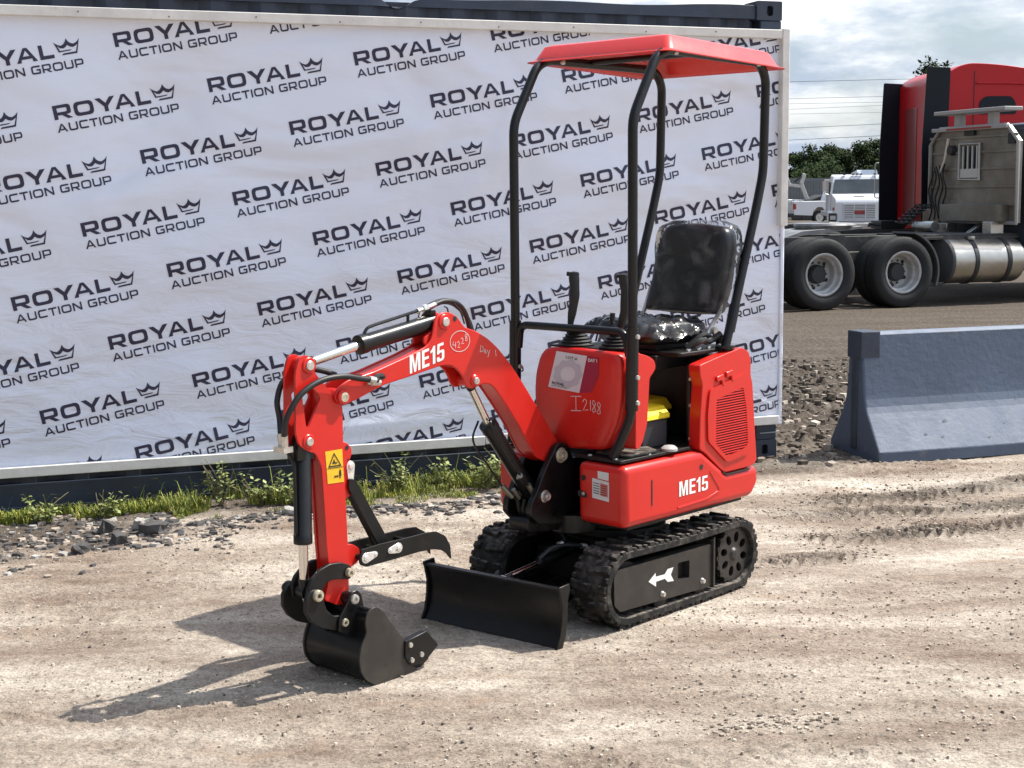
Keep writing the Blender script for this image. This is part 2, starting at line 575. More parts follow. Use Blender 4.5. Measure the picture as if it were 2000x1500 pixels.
def gheight(x, y):
    h = .035 * vnoise(x * .45 + 3, y * .45, 1) + .018 * vnoise(x * 1.7, y * 1.9, 2) + .010 * vnoise(x * 5, y * 6, 3)
    rough = np.clip(.5 + 2.6 * vnoise(x * .9 + y * .3, y * 2.1, 14), .12, 1.25)
    h += rough * (.010 * vnoise(x * 13, y * 15, 6) + .019 * np.maximum(0, vnoise(x * 27, y * 29, 7)) + .015 * np.maximum(0, vnoise(x * 47, y * 49, 15)) + .006 * vnoise(x * 70, y * 67, 8))
    # low berms pushed up by tyres, running across the picture
    h += .006 * vnoise(x * .6 + y * .15, y * 3.6, 9)
    c = clods(x, y)
    h += c * (.09 * np.abs(vnoise(x * 6, y * 5, 10)) + .08 * np.abs(vnoise(x * 15, y * 13, 11)) + .03 * vnoise(x * 32, y * 30, 12))
    r, m = ruts(x, y)
    h += r
    near = np.exp(-(((x - .2) / 1.3) ** 2 + ((y - 6.0) / 1.1) ** 2))     # trodden flat round the machine
    h = h * (1 - .55 * near) - .006
    far = np.clip((y - 14) / 10, 0, 1)
    return h * (1 - far * .6)


def spaced(lo, f0, f1, hi, step, grow=1.16):
    c = list(np.arange(f0, f1, step))
    a = []; s = step; p = f0
    while p > lo:
        s *= grow; p -= s; a.append(p)
    b = []; s = step; p = c[-1]
    while p < hi:
        s *= grow; p += s; b.append(p)
    return np.array(a[::-1] + c + b)


gx = spaced(-900, -2.6, 3.9, 900, .0135)
gy = spaced(-300, 4.25, 9.9, 1500, .0135, 1.035)
GX, GY = np.meshgrid(gx, gy)
GZ = gheight(GX, GY)
nx, ny = len(gx), len(gy)
co = np.stack([GX, GY, GZ], -1).reshape(-1, 3)
ii = np.arange(nx * ny).reshape(ny, nx)
q = np.stack([ii[:-1, :-1], ii[:-1, 1:], ii[1:, 1:], ii[1:, :-1]], -1).reshape(-1, 4)
gm = bpy.data.meshes.new('ground')
gm.vertices.add(len(co)); gm.vertices.foreach_set('co', co.ravel())
gm.loops.add(q.size); gm.loops.foreach_set('vertex_index', q.ravel().astype(np.int32))
gm.polygons.add(len(q)); gm.polygons.foreach_set('loop_start', np.arange(0, q.size, 4, dtype=np.int32))
gm.polygons.foreach_set('loop_total', np.full(len(q), 4, dtype=np.int32))
gm.polygons.foreach_set('use_smooth', np.ones(len(q), dtype=bool))
gm.update(calc_edges=True)
# dampness and mud as a vertex attribute: where the soil itself is darker
mud = clods(GX, GY)
_, rm = ruts(GX, GY)
dwall = (GX - WP.x) * WN.x + (GY - WP.y) * WN.y
strip = np.clip((.62 + .35 * vnoise(GX * 2.3, GY * 2.3, 21) - dwall) / .22, 0, 1) * (GX < 2.2)
far = np.clip((GY - 9.4 - .25 * (GX - 2.2) + .5 * vnoise(GX * 1.1, GY * 1.3, 22)) / 1.0, 0, 1) * (GX > 1.3)
leftp = np.clip((-3.75 - ((GX - WP.x) * WD.x + (GY - WP.y) * WD.y)) / .5, 0, 1)
strip = np.maximum(strip * .8, np.clip((.95 + .4 * vnoise(GX * 2.9, GY * 2.9, 23) - dwall) / .15, 0, 1) * leftp * (dwall > -.2))
dark = np.clip(np.maximum.reduce([mud * .9, rm * (.60 + .6 * vnoise(GX * 3.1, GY * 5.2, 24)), far * .92, strip * .85]), 0, 1)
at = gm.attributes.new('dark', 'FLOAT', 'POINT')
at.data.foreach_set('value', dark.ravel().astype(np.float32))

m = bpy.data.materials.new('dry_dirt'); m.use_nodes = True
t = m.node_tree; b = t.nodes['Principled BSDF']; b.inputs['Roughness'].default_value = .95
b.inputs['Specular IOR Level'].default_value = .15
tcn = node(t, 'ShaderNodeTexCoord'); lk = t.links
mpg = node(t, 'ShaderNodeMapping'); mpg.inputs['Scale'].default_value = (.55, 1.5, 1); mpg.inputs['Rotation'].default_value = (0, 0, R(-12))
lk.new(tcn.outputs['Object'], mpg.inputs[0])
n1 = node(t, 'ShaderNodeTexNoise', i_Scale=1.5, i_Detail=9.0, i_Roughness=.62)
n2 = node(t, 'ShaderNodeTexNoise', i_Scale=22.0, i_Detail=8.0, i_Roughness=.7)
n3 = node(t, 'ShaderNodeTexVoronoi', i_Scale=58.0)
n4 = node(t, 'ShaderNodeTexNoise', i_Scale=3.1, i_Detail=5.0, i_Roughness=.6)
lk.new(mpg.outputs[0], n1.inputs['Vector']); lk.new(tcn.outputs['Object'], n2.inputs['Vector'])
lk.new(tcn.outputs['Object'], n3.inputs['Vector']); lk.new(mpg.outputs[0], n4.inputs['Vector'])
r1 = ramp(t, [(.34, (.23, .172, .13)), (.43, (.335, .27, .215)), (.52, (.42, .352, .287)), (.64, (.60, .53, .445))])
lk.new(n1.outputs['Fac'], r1.inputs[0])
r2 = ramp(t, [(.30, .55), (.5, 1.0), (.70, 1.22)])
lk.new(n2.outputs['Fac'], r2.inputs[0])
mx = node(t, 'ShaderNodeMix', data_type='RGBA', blend_type='MULTIPLY'); mx.inputs[0].default_value = .85
lk.new(r1.outputs[0], mx.inputs[6]); lk.new(r2.outputs[0], mx.inputs[7])
n5 = node(t, 'ShaderNodeTexNoise', i_Scale=95.0, i_Detail=7.0, i_Roughness=.75); lk.new(tcn.outputs['Object'], n5.inputs['Vector'])
r5 = ramp(t, [(.36, .40), (.5, 1.0), (.66, 1.38)]); lk.new(n5.outputs['Fac'], r5.inputs[0])
mx5 = node(t, 'ShaderNodeMix', data_type='RGBA', blend_type='MULTIPLY'); mx5.inputs[0].default_value = .8
lk.new(mx.outputs[2], mx5.inputs[6]); lk.new(r5.outputs[0], mx5.inputs[7])
mx = mx5
# tan stains
r4 = ramp(t, [(.60, 0), (.72, 1)]); lk.new(n4.outputs['Fac'], r4.inputs[0])
mxs = node(t, 'ShaderNodeMix', data_type='RGBA'); lk.new(mx.outputs[2], mxs.inputs[6]); mxs.inputs[7].default_value = (.40, .28, .195, 1)
ms = node(t, 'ShaderNodeMath', operation='MULTIPLY'); ms.inputs[1].default_value = .55
lk.new(r4.outputs[0], ms.inputs[0]); lk.new(ms.outputs[0], mxs.inputs[0])
# little stones: dark and light cells
r3 = ramp(t, [(0., .5), (.08, .72), (.16, 1.), (.88, 1.), (.95, 1.35)]); lk.new(n3.outputs['Color'], r3.inputs[0])
mx3 = node(t, 'ShaderNodeMix', data_type='RGBA', blend_type='MULTIPLY'); mx3.inputs[0].default_value = .6
lk.new(mxs.outputs[2], mx3.inputs[6]); lk.new(r3.outputs[0], mx3.inputs[7])
atn = node(t, 'ShaderNodeAttribute', attribute_name='dark')
rd = ramp(t, [(.30, (.030, .024, .019)), (.5, (.074, .059, .046)), (.72, (.18, .148, .118))]); lk.new(n2.outputs['Fac'], rd.inputs[0])
mx4 = node(t, 'ShaderNodeMix', data_type='RGBA'); lk.new(atn.outputs['Fac'], mx4.inputs[0])
lk.new(mx3.outputs[2], mx4.inputs[6]); lk.new(rd.outputs[0], mx4.inputs[7])
lk.new(mx4.outputs[2], b.inputs['Base Color'])
bp = node(t, 'ShaderNodeBump', i_Strength=.9, i_Distance=.016)
bp2 = node(t, 'ShaderNodeBump', i_Strength=.5, i_Distance=.006)
bp0 = node(t, 'ShaderNodeBump', i_Strength=1.0, i_Distance=.009); lk.new(n5.outputs['Fac'], bp0.inputs['Height']); lk.new(bp0.outputs[0], bp.inputs['Normal'])
lk.new(n2.outputs['Fac'], bp.inputs['Height']); lk.new(n3.outputs['Distance'], bp2.inputs['Height'])
lk.new(bp.outputs[0], bp2.inputs['Normal']); lk.new(bp2.outputs[0], b.inputs['Normal'])
DIRT = m
ground = link('ground', gm, m)
tag(ground, kind='structure')


def gz(x, y):
    return float(gheight(np.array([x], float), np.array([y], float))[0])


# ---- scatter helper for pebbles, rubble
def stone_mesh(k, flat=.6):
    r = random.Random(k)
    V = []
    for z in (-1, 1):
        n = 5
        for j in range(n):
            a = 2 * PI * j / n + r.uniform(-.35, .35); q = r.uniform(.65, 1.15) * (1 if z < 0 else r.uniform(.55, .95))
            V.append((math.cos(a) * q, math.sin(a) * q * .8, z * flat * r.uniform(.55, 1.1)))
    F = []
    for j in range(5):
        a, b_, c, d = j, (j + 1) % 5, (j + 1) % 5 + 5, j + 5
        F += [(a, b_, c), (a, c, d)]
    F += [(5, 6, 7), (5, 7, 8), (5, 8, 9)]
    return V, F


def scatter(name, items, mats, nvar=6, flat=.6, kind='stuff'):
    """items: (x,y,z,size,rot,mi) -> one mesh of many small stones"""
    var = [stone_mesh(100 + k, flat) for k in range(nvar)]
    VV = []; FF = []; MI = []; o = 0
    for k, (x, y, z, s, rz, mi) in enumerate(items):
        V, F = var[k % nvar]
        c, d = math.cos(rz) * s, math.sin(rz) * s
        A = np.array(V)
        P = np.stack([x + A[:, 0] * c - A[:, 1] * d, y + A[:, 0] * d + A[:, 1] * c, z + A[:, 2] * s], 1)
        VV.append(P); FF.append(np.array(F) + o); o += len(V); MI += [mi] * len(F)
    VV = np.concatenate(VV); FF = np.concatenate(FF)
    me = bpy.data.meshes.new(name)
    me.vertices.add(len(VV)); me.vertices.foreach_set('co', VV.ravel())
    me.loops.add(FF.size); me.loops.foreach_set('vertex_index', FF.ravel().astype(np.int32))
    me.polygons.add(len(FF)); me.polygons.foreach_set('loop_start', np.arange(0, FF.size, 3, dtype=np.int32))
    me.polygons.foreach_set('loop_total', np.full(len(FF), 3, dtype=np.int32))
    me.polygons.foreach_set('material_index', np.array(MI, dtype=np.int32))
    me.polygons.foreach_set('use_smooth', np.zeros(len(FF), dtype=bool))
    me.update(calc_edges=True)
    o = link(name, me, mats)
    tag(o, kind=kind)
    return o


PEB_L = mat('pale_pebble', (.50, .44, .36), .85, noise=(9, .3))
PEB_M = mat('tan_pebble', (.36, .30, .245), .9, noise=(9, .3))
PEB_D = mat('dark_pebble', (.10, .085, .075), .85, noise=(9, .4))
ASPH = mat('broken_asphalt', (.075, .072, .07), .85, noise=(12, .45), bump=(40, .6, .01))
CONC = mat('broken_concrete', (.36, .34, .31), .85, noise=(12, .3), bump=(40, .6, .01))
MUDC = mat('mud_clod', (.10, .08, .062), .95, noise=(14, .5), bump=(30, .6, .01))

rr = random.Random(3)
it = []
for k in range(30000):
    y = 4.3 + 5.6 * rr.random() ** 1.1
    x = rr.uniform(-.38, .37) * y * 1.02
    if float(vnoise(np.array([x * 1.4]), np.array([y * 2.6]), 31)[0]) < rr.uniform(-.3, .42):
        continue
    if (x - WP.x) * WN.x + (y - WP.y) * WN.y < .1: continue
    s = .0022 + .0085 * rr.random() ** 5
    it.append((x, y, s * .2, s, rr.random() * 6.3, rr.choices((0, 1, 2), (.36, .60, .04))[0]))
xs = np.array([i[0] for i in it]); ys = np.array([i[1] for i in it]); hz = gheight(xs, ys)
it = [(i[0], i[1], i[2] + h, *i[3:]) for i, h in zip(it, hz)]
scatter('gravel', it, [PEB_L, PEB_M, PEB_D])

it = []
for k in range(2600):                       # clods in the churned mud right of the container
    x = rr.uniform(1.5, 3.6); y = rr.uniform(8.6, 15)
    if (x - WP.x) * WN.x + (y - WP.y) * WN.y > .45 - rr.random() * .4: continue
    s = .012 + .045 * rr.random() ** 3
    it.append((x, y, gz(x, y), s, rr.random() * 6.3, rr.choices((0, 1, 2), (.1, .15, .75))[0]))
scatter('mud_clods', it, [PEB_L, PEB_M, MUDC], flat=.5)

it = []
for (x0, y0, x1, y1, w) in ((1.55, 8.02, 4.2, 9.15, .20), (1.35, 7.72, 4.0, 8.28, .19), (1.35, 7.15, 3.4, 7.82, .17), (1.02, 6.66, 1.75, 6.98, .15), (.62, 4.62, 1.05, 4.72, .10)):
    L_ = math.hypot(x1 - x0, y1 - y0)
    for k in range(int(620 * L_)):
        f = rr.random(); q = rr.gauss(0, w * .6)
        x = x0 + (x1 - x0) * f - (y1 - y0) / L_ * q; y = y0 + (y1 - y0) * f + (x1 - x0) / L_ * q
        if float(vnoise(np.array([x * 3.3]), np.array([y * 4.1]), 63)[0]) < rr.uniform(-.35, .3): continue
        s = .003 + .013 * rr.random() ** 2.5
        it.append((x, y, gz(x, y), s, rr.random() * 6.3, rr.choices((0, 1, 2), (.12, .45, .43))[0]))
scatter('rut_crumbs', it, [PEB_L, PEB_M, mat('rut_soil', (.15, .122, .095), .95, noise=(14, .4))], flat=.45)

# ---------------------------------------------------------------- container
WRZ = WA
NAVY = mat('navy_container_paint', (.020, .032, .058), .5, noise=(3, .25), dirt=((.045, .055, .075), 5, .5, .85), bump=(8, .15, .02))
NAVYD = mat('navy_casting_paint', (.024, .035, .055), .55, noise=(9, .3))
ct = thing('shipping_container', 'dark navy corrugated shipping container standing behind the printed banner', 'container', tuple(WP), WRZ)
# local: x along wall (0 at the right corner, negative to the left), y into the container, z up
mb = MB()
LEN = 6.06
n = int(LEN / .278)
prof = []
x = -LEN + .15
while x < -.2:
    prof += [(x, .07), (x + .07, .07), (x + .138, .035), (x + .208, .035)]
    x += .278
prof = [p for p in prof if p[0] < -.17]
V = []; F = []
for i, (px, py) in enumerate(prof):
    V += [(px, py, .16), (px, py, 2.80)]
for i in range(len(prof) - 1):
    F.append((2 * i, 2 * i + 2, 2 * i + 3, 2 * i + 1))
mb.add(V, F)
part('side_wall', mb, NAVY, ct, angle=20)
mb = MB(); mb.box(-LEN + .17, -.17, .08, 2.36, .0 + .14, 2.78); part('cargo_box', mb, NAVY, ct)
mb = MB(); mb.box(-LEN + .15, -.15, .02, .09, .02, .17); mb.box(-LEN + .15, -.15, .01, .075, .02, .045)
part('bottom_rail', mb, NAVY, ct, bevel=.004)
# top rail with the dent
mb = MB()
X = np.linspace(-LEN + .17, -.17, 130); V = []; F = []
for i, px in enumerate(X):
    g = math.exp(-((px + 2.49) / .085) ** 2)
    zt = 2.862 - (.052 if px < -.42 else 0) * 0 - .07 * g - .008 * math.sin(px * 5)
    zt -= .020 * max(0, min(1, (-px - .6) / 1.))
    y0 = .015 + .03 * g
    V += [(px, y0, 2.785), (px, y0, zt), (px, y0 + .06, zt), (px, y0 + .06, 2.785)]
for i in range(len(X) - 1):
    for k in range(4):
        F.append((4 * i + k, 4 * i + (k + 1) % 4, 4 * i + 4 + (k + 1) % 4, 4 * i + 4 + k))
mb.add(V, F); part('top_rail', mb, NAVY, ct, bevel=.003)
for sx in (-LEN, -.15):
    mb = MB(); mb.box(sx, sx + .15, .004, .15, .118, 2.778); part('corner_post', mb, NAVY, ct, bevel=.008)
for sx in (-LEN, -.178):
    for zz in (0., 2.778):
        for yy in (0., 2.276):
            mb = MB()
            a, bb = sx, sx + .178
            hx0, hx1 = sx + .07, sx + .115
            z0, z1 = zz, zz + .118
            h0, h1 = z0 + .026, z0 + .09
            y0, y1 = yy, yy + .162
            # front skin with an oval hole, hollow behind
            outer = rnd_poly([(a, z0), (bb, z0), (bb, z1), (a, z1)], .008, 2)
            hole = rnd_poly([(hx0, h0), (hx1, h0), (hx1, h1), (hx0, h1)], .02, 4)
            v2, f2 = fill2d([outer, hole])
            mb.add([(p[0], y0, p[1]) for p in v2], f2)
            nh = len(hole)
            mb.add([(p[0], y0, p[1]) for p in hole] + [(p[0], y0 + .05, p[1]) for p in hole],
                   [(i, (i + 1) % nh, (i + 1) % nh + nh, i + nh) for i in range(nh)] + [tuple(range(nh, 2 * nh))])
            no = len(outer)
            mb.add([(p[0], y0, p[1]) for p in outer] + [(p[0], y1, p[1]) for p in outer],
                   [(i, (i + 1) % no, (i + 1) % no + no, i + no) for i in range(no)] + [tuple(range(no, 2 * no))])
            part('corner_casting', mb, NAVYD, ct)
for xa in (-.13, -LEN + .01):
    mb = MB(); mb.box(xa, xa + .12, .16, 2.27, .13, 2.77); part('end_wall', mb, NAVY, ct)
mb = MB(); mb.box(-LEN + .18, -.18, .1, 2.33, 2.781, 2.82); part('roof', mb, NAVY, ct)
mb = MB(); mb.tube([(-.125, -.005, .186 - .02), (-.03, -.03, .172), (.005, -.02, .178)], .004, 6); part('strap', mb, mat('strap_grey', (.3, .34, .36), .6), ct)

# ---------------------------------------------------------------- banner
SHEET = bpy.data.materials.new('banner_vinyl'); SHEET.use_nodes = True


def vinyl(m, col):
    t = m.node_tree; b = t.nodes['Principled BSDF']; lk = t.links
    b.inputs['Base Color'].default_value = (*col, 1); b.inputs['Roughness'].default_value = .42
    b.inputs['Specular IOR Level'].default_value = .45
    tcn = node(t, 'ShaderNodeTexCoord')
    # broad billows
    mp = node(t, 'ShaderNodeMapping'); mp.inputs['Scale'].default_value = (.55, 1, 1.1)
    lk.new(tcn.outputs['Object'], mp.inputs[0])
    a = node(t, 'ShaderNodeTexNoise', i_Scale=1.7, i_Detail=2.5, i_Roughness=.45, i_Distortion=.35)
    lk.new(mp.outputs[0], a.inputs['Vector'])
    # creases
    mp2 = node(t, 'ShaderNodeMapping'); mp2.inputs['Rotation'].default_value = (0, R(28), 0); mp2.inputs['Scale'].default_value = (.7, 1, 2.0)
    lk.new(tcn.outputs['Object'], mp2.inputs[0])
    c = node(t, 'ShaderNodeTexNoise', i_Scale=4.5, i_Detail=5.0, i_Roughness=.55, i_Distortion=1.2)
    lk.new(mp2.outputs[0], c.inputs['Vector'])
    # creases live towards the bottom and the left
    sp = node(t, 'ShaderNodeSeparateXYZ'); lk.new(tcn.outputs['Object'], sp.inputs[0])
    mz = node(t, 'ShaderNodeMapRange'); mz.inputs[1].default_value = 1.7; mz.inputs[2].default_value = .3; mz.inputs[3].default_value = .12; mz.inputs[4].default_value = 1.
    lk.new(sp.outputs['Z'], mz.inputs[0])
    b1 = node(t, 'ShaderNodeBump', i_Strength=1.0, i_Distance=.16)
    lk.new(a.outputs['Fac'], b1.inputs['Height'])
    mm = node(t, 'ShaderNodeMath', operation='MULTIPLY'); lk.new(c.outputs['Fac'], mm.inputs[0]); lk.new(mz.outputs[0], mm.inputs[1])
    b2 = node(t, 'ShaderNodeBump', i_Strength=1.0, i_Distance=.028)
    lk.new(mm.outputs[0], b2.inputs['Height']); lk.new(b1.outputs[0], b2.inputs['Normal'])
    lk.new(b2.outputs[0], b.inputs['Normal'])
    return m


vinyl(SHEET, (.72, .765, .88))
PRINT = bpy.data.materials.new('banner_navy_print'); PRINT.use_nodes = True
vinyl(PRINT, (.022, .020, .052))
WOOD = mat('white_painted_timber', (.68, .67, .64), .7, noise=(7, .12), dirt=((.33, .29, .24), 11, .62, .84), bump=(30, .4, .006))
bn = thing('banner', 'large white framed banner printed all over with slanted navy logos', 'banner', tuple(WP + WN * .012), WRZ)
B0, B1, BL, BR = .235, 2.70, -5.85, .012
# sheet: real billow geometry, thin
NXs, NZs = 90, 44


def billow(u, z):
    k = .0
    e = min(1, (u - BL) / .2, (BR - u) / .12, (z - B0) / .15, (B1 - z) / .12); e = max(0, e)
    k += .012 * math.sin(u * 2.1 + z * 1.3) * math.sin(z * 1.9 + .6) * e
    k += .03 * math.exp(-((z - .36 - .03 * math.sin(u * 2.3)) / .09) ** 2) * e * (.6 + .4 * math.sin(u * 1.7 + 1))
    return -k - .012


def on_sheet(u, z, off=0.):
    return (u, billow(u, z) - off, z)


mb = MB()
V = [on_sheet(BL + (BR - BL) * i / NXs, B0 + (B1 - B0) * j / NZs) for j in range(NZs + 1) for i in range(NXs + 1)]
F = [(j * (NXs + 1) + i, j * (NXs + 1) + i + 1, (j + 1) * (NXs + 1) + i + 1, (j + 1) * (NXs + 1) + i) for j in range(NZs) for i in range(NXs)]
mb.add(V, F)
# the logos, subdivided so that they lie on the billows
lv, lf = logo2d()
bm = bmesh.new()
vs = [bm.verts.new((p[0], p[1], 0)) for p in lv]
for f in lf:
    try: bm.faces.new([vs[i] for i in f])
    except ValueError: pass
bmesh.ops.triangulate(bm, faces=bm.faces)
for _ in range(3):
    ed = [e for e in bm.edges if e.calc_length() > .05]
    if ed: bmesh.ops.subdivide_edges(bm, edges=ed, cuts=1); bmesh.ops.triangulate(bm, faces=bm.faces)
bm.verts.ensure_lookup_table(); bm.verts.index_update()
LV = [(v.co.x, v.co.y) for v in bm.verts]; LF = [tuple(v.index for v in f.verts) for f in bm.faces]; bm.free()
ca, sa = math.cos(R(10.7)), math.sin(R(10.7))
for i in range(-16, 17):
    for j in range(-22, 23):
        ox = -4.400 + i * .352 + j * .469 - (.023 if (i + j) % 2 else 0)
        oz = 2.125 + i * .389 - j * .230
        P = [(ox + p[0] * ca - p[1] * sa, oz + p[0] * sa + p[1] * ca) for p in LV]
        if max(p[0] for p in P) < BL + .02 or min(p[0] for p in P) > BR - .004: continue
        if max(p[1] for p in P) < B0 + .01 or min(p[1] for p in P) > B1 - .01: continue
        ok = [BL + .01 < p[0] < BR - .001 and B0 + .005 < p[1] < B1 - .01 for p in P]
        Q = [on_sheet(min(max(p[0], BL), BR - .0005), min(max(p[1], B0 + .002), B1), .0022) for p in P]
        fs = [f for f in LF if all(ok[k] for k in f)]
        if fs: mb.add(Q, fs, 1)
part('printed_sheet', mb, [SHEET, PRINT], bn, angle=80)
mb = MB(); mb.box(BL - .02, BR, -.058, .004, 2.662, 2.715)
part('top_frame_rail', mb, WOOD, bn, bevel=.004)
for a0, a1 in ((BL - .02, -2.02), (-2.017, BR - .03)):
    mb = MB(); mb.box(a0, a1, -.052, .004, .222 if a1 < -1 else .228, .278 if a1 < -1 else .284); part('bottom_frame_rail', mb, WOOD, bn, bevel=.004)
mb = MB(); mb.box(-.034, BR + .004, -.065, .004, 1.50, 2.722); part('right_frame_rail', mb, WOOD, bn, bevel=.004)
mb = MB(); mb.box(BR - .022, BR + .004, -.028, .003, .222, 1.505); part('sheet_hem', mb, SHEET, bn, bevel=.006)
mb = MB()
for k in range(12):
    mb.lathe([(0, -.062), (.004, -.0615), (.0045, -.058)], 8, (-.5 - k * .47, .0, 2.69 - .012 * (k % 2)))
part('screw', mb, mat('rusty_screw', (.16, .09, .05), .7), bn)

# ---------------------------------------------------------------- rubble along the container, grass, weeds


def wl(u, d, z=0.):
    p = WP + WD * u + WN * d
    return Vector((p.x, p.y, z))


def chunk(name, u, d, sx, sy, sz, mtl, seed, label, tilt=0., group=None):
    r = random.Random(seed)
    bm = bmesh.new(); bmesh.ops.create_cube(bm, size=1)
    bmesh.ops.subdivide_edges(bm, edges=bm.edges, cuts=1, use_grid_fill=True)
    for v in bm.verts:
        v.co.x *= sx * r.uniform(.65, 1.12); v.co.y *= sy * r.uniform(.65, 1.12); v.co.z = (v.co.z + .15) * sz * r.uniform(.7, 1.1)
    me = bpy.data.meshes.new(name); bm.to_mesh(me); bm.free()
    o = link(name, me, mtl)
    p = wl(u, d); o.location = (p.x, p.y, gz(p.x, p.y) + sz * .2); o.rotation_euler = (tilt, r.uniform(-.15, .15), r.uniform(0, 6))
    tag(o, label, 'rock', group)
    return o


chunk('rock', -4.05, .72, .15, .10, .07, ASPH, 1, 'large flat grey slab lying on the rubble left below the banner, with a lit top')
chunk('rock', -4.28, .62, .09, .06, .08, ASPH, 3, 'dark upright pointed chunk at the edge of the grass, left below the banner', .5)
chunk('rock', -4.10, .60, .06, .07, .07, CONC, 4, 'pale rounded chunk between the grass and the flat grey slab')
chunk('rock', -4.42, .98, .11, .07, .05, ASPH, 5, 'low dark rock at the near edge of the rubble, lower left of the banner')
chunk('rock', -4.24, .88, .08, .06, .06, ASPH, 6, 'blackish rock beside the flat grey slab on its left')
chunk('rock', -3.30, .62, .12, .05, .04, CONC, 7, 'long pale flat stone lying at the grass edge left of the digging arm')
chunk('rock', -3.18, .60, .11, .06, .06, ASPH, 8, 'dark flat stone right of the long pale stone at the grass edge')
chunk('rock', -1.62, .62, .07, .06, .09, ASPH, 9, 'squarish dark block at the grass edge between digging arm and red body', .2)
chunk('rock', -2.02, .62, .10, .07, .07, ASPH, 10, 'broad grey rock in the grass edge just right of the digging arm')
chunk('rock', -1.80, .82, .045, .035, .035, ASPH, 11, 'small round dark stone alone on bare dirt above the curved claw')
it = []
for k in range(5200):
    u = rr.uniform(-5.3, -.6)
    near = .62 + .3 * float(vnoise(np.array([u * 2.1]), np.array([3.3]), 41)[0])
    wdt = .34 if u < -3.7 else .13
    d = near + abs(rr.gauss(0, wdt)) - .12
    if u < -3.85 and rr.random() < .75: d = rr.uniform(.12, 1.02)
    if rr.random() > (1. if u < -3.6 else .5): continue
    p = wl(u, d); s = .005 + .036 * rr.random() ** 3.2
    it.append((p.x, p.y, gz(p.x, p.y) + s * .1, s, rr.random() * 6.3, rr.choices((0, 1, 2, 3), (.46, .08, .22, .24))[0]))
scatter('rubble', it, [ASPH, CONC, PEB_D, PEB_M], flat=.32, nvar=14)
GRASS = [mat('grass_fresh', (.20, .25, .03), .7, noise=(3, .3)), mat('grass_yellow', (.38, .36, .08), .75, noise=(3, .3)), mat('grass_dark', (.065, .10, .025), .7)]


def blades(name, spots, mats):
    """spots: (x,y,z,h,lean dir,lean,width,mi)"""
    VV = []; FF = []; MI = []
    for (x, y, z, h, a, ln, w, mi) in spots:
        o = len(VV)
        ca_, sa_ = math.cos(a), math.sin(a); px, py = -sa_ * w, ca_ * w
        for k, (hh, ll, ww) in enumerate(((0, 0, 1), (.5, .25, .85), (.85, .65, .5))):
            cx, cy, cz = x + ca_ * ln * ll, y + sa_ * ln * ll, z + h * hh
            VV += [(cx - px * ww, cy - py * ww, cz), (cx + px * ww, cy + py * ww, cz)]
        VV.append((x + ca_ * ln, y + sa_ * ln, z + h * (1 - .25 * ln / max(h, .01))))
        FF += [(o, o + 1, o + 3, o + 2), (o + 2, o + 3, o + 5, o + 4), (o + 4, o + 5, o + 6)]; MI += [mi] * 3
    me = bpy.data.meshes.new(name); me.from_pydata(VV, [], FF); me.polygons.foreach_set('material_index', MI); me.update()
    return link(name, me, mats)


sp = []
for k in range(30000):
    u = rr.uniform(-5.6, -1.15)
    dens = .12 + .95 * (float(vnoise(np.array([u * 1.9 + 2]), np.array([1.2]), 51)[0]) + .5)
    if u > -1.45: dens *= .4
    if -3.95 < u < -2.9 or -2.35 < u < -1.65: dens += .35
    if rr.random() > dens * .8: continue
    d = .03 + .50 * rr.random() ** .8
    if u < -3.9: d *= .45
    p = wl(u, d)
    if float(vnoise(np.array([p.x * 7]), np.array([p.y * 7]), 52)[0]) < -.12 + .3 * (d - .2): continue
    h = rr.uniform(.02, .10) * (1.1 if d < .38 else .6)
    if rr.random() < .02: h *= 2.1
    if d > .30: h *= .55
    if u < -3.9: h *= .75
    sp.append((p.x, p.y, gz(p.x, p.y) - .004, h, rr.random() * 6.3, h * rr.uniform(.2, 1.0), rr.uniform(.0016, .0038), rr.choices((0, 1, 2), (.5, .33, .17))[0]))
tag(blades('grass', sp, GRASS), kind='stuff')
LEAF = [mat('weed_leaf', (.15, .19, .05), .6, noise=(4, .3)), mat('weed_leaf_pale', (.32, .36, .13), .65), mat('weed_stem', (.26, .23, .12), .8)]


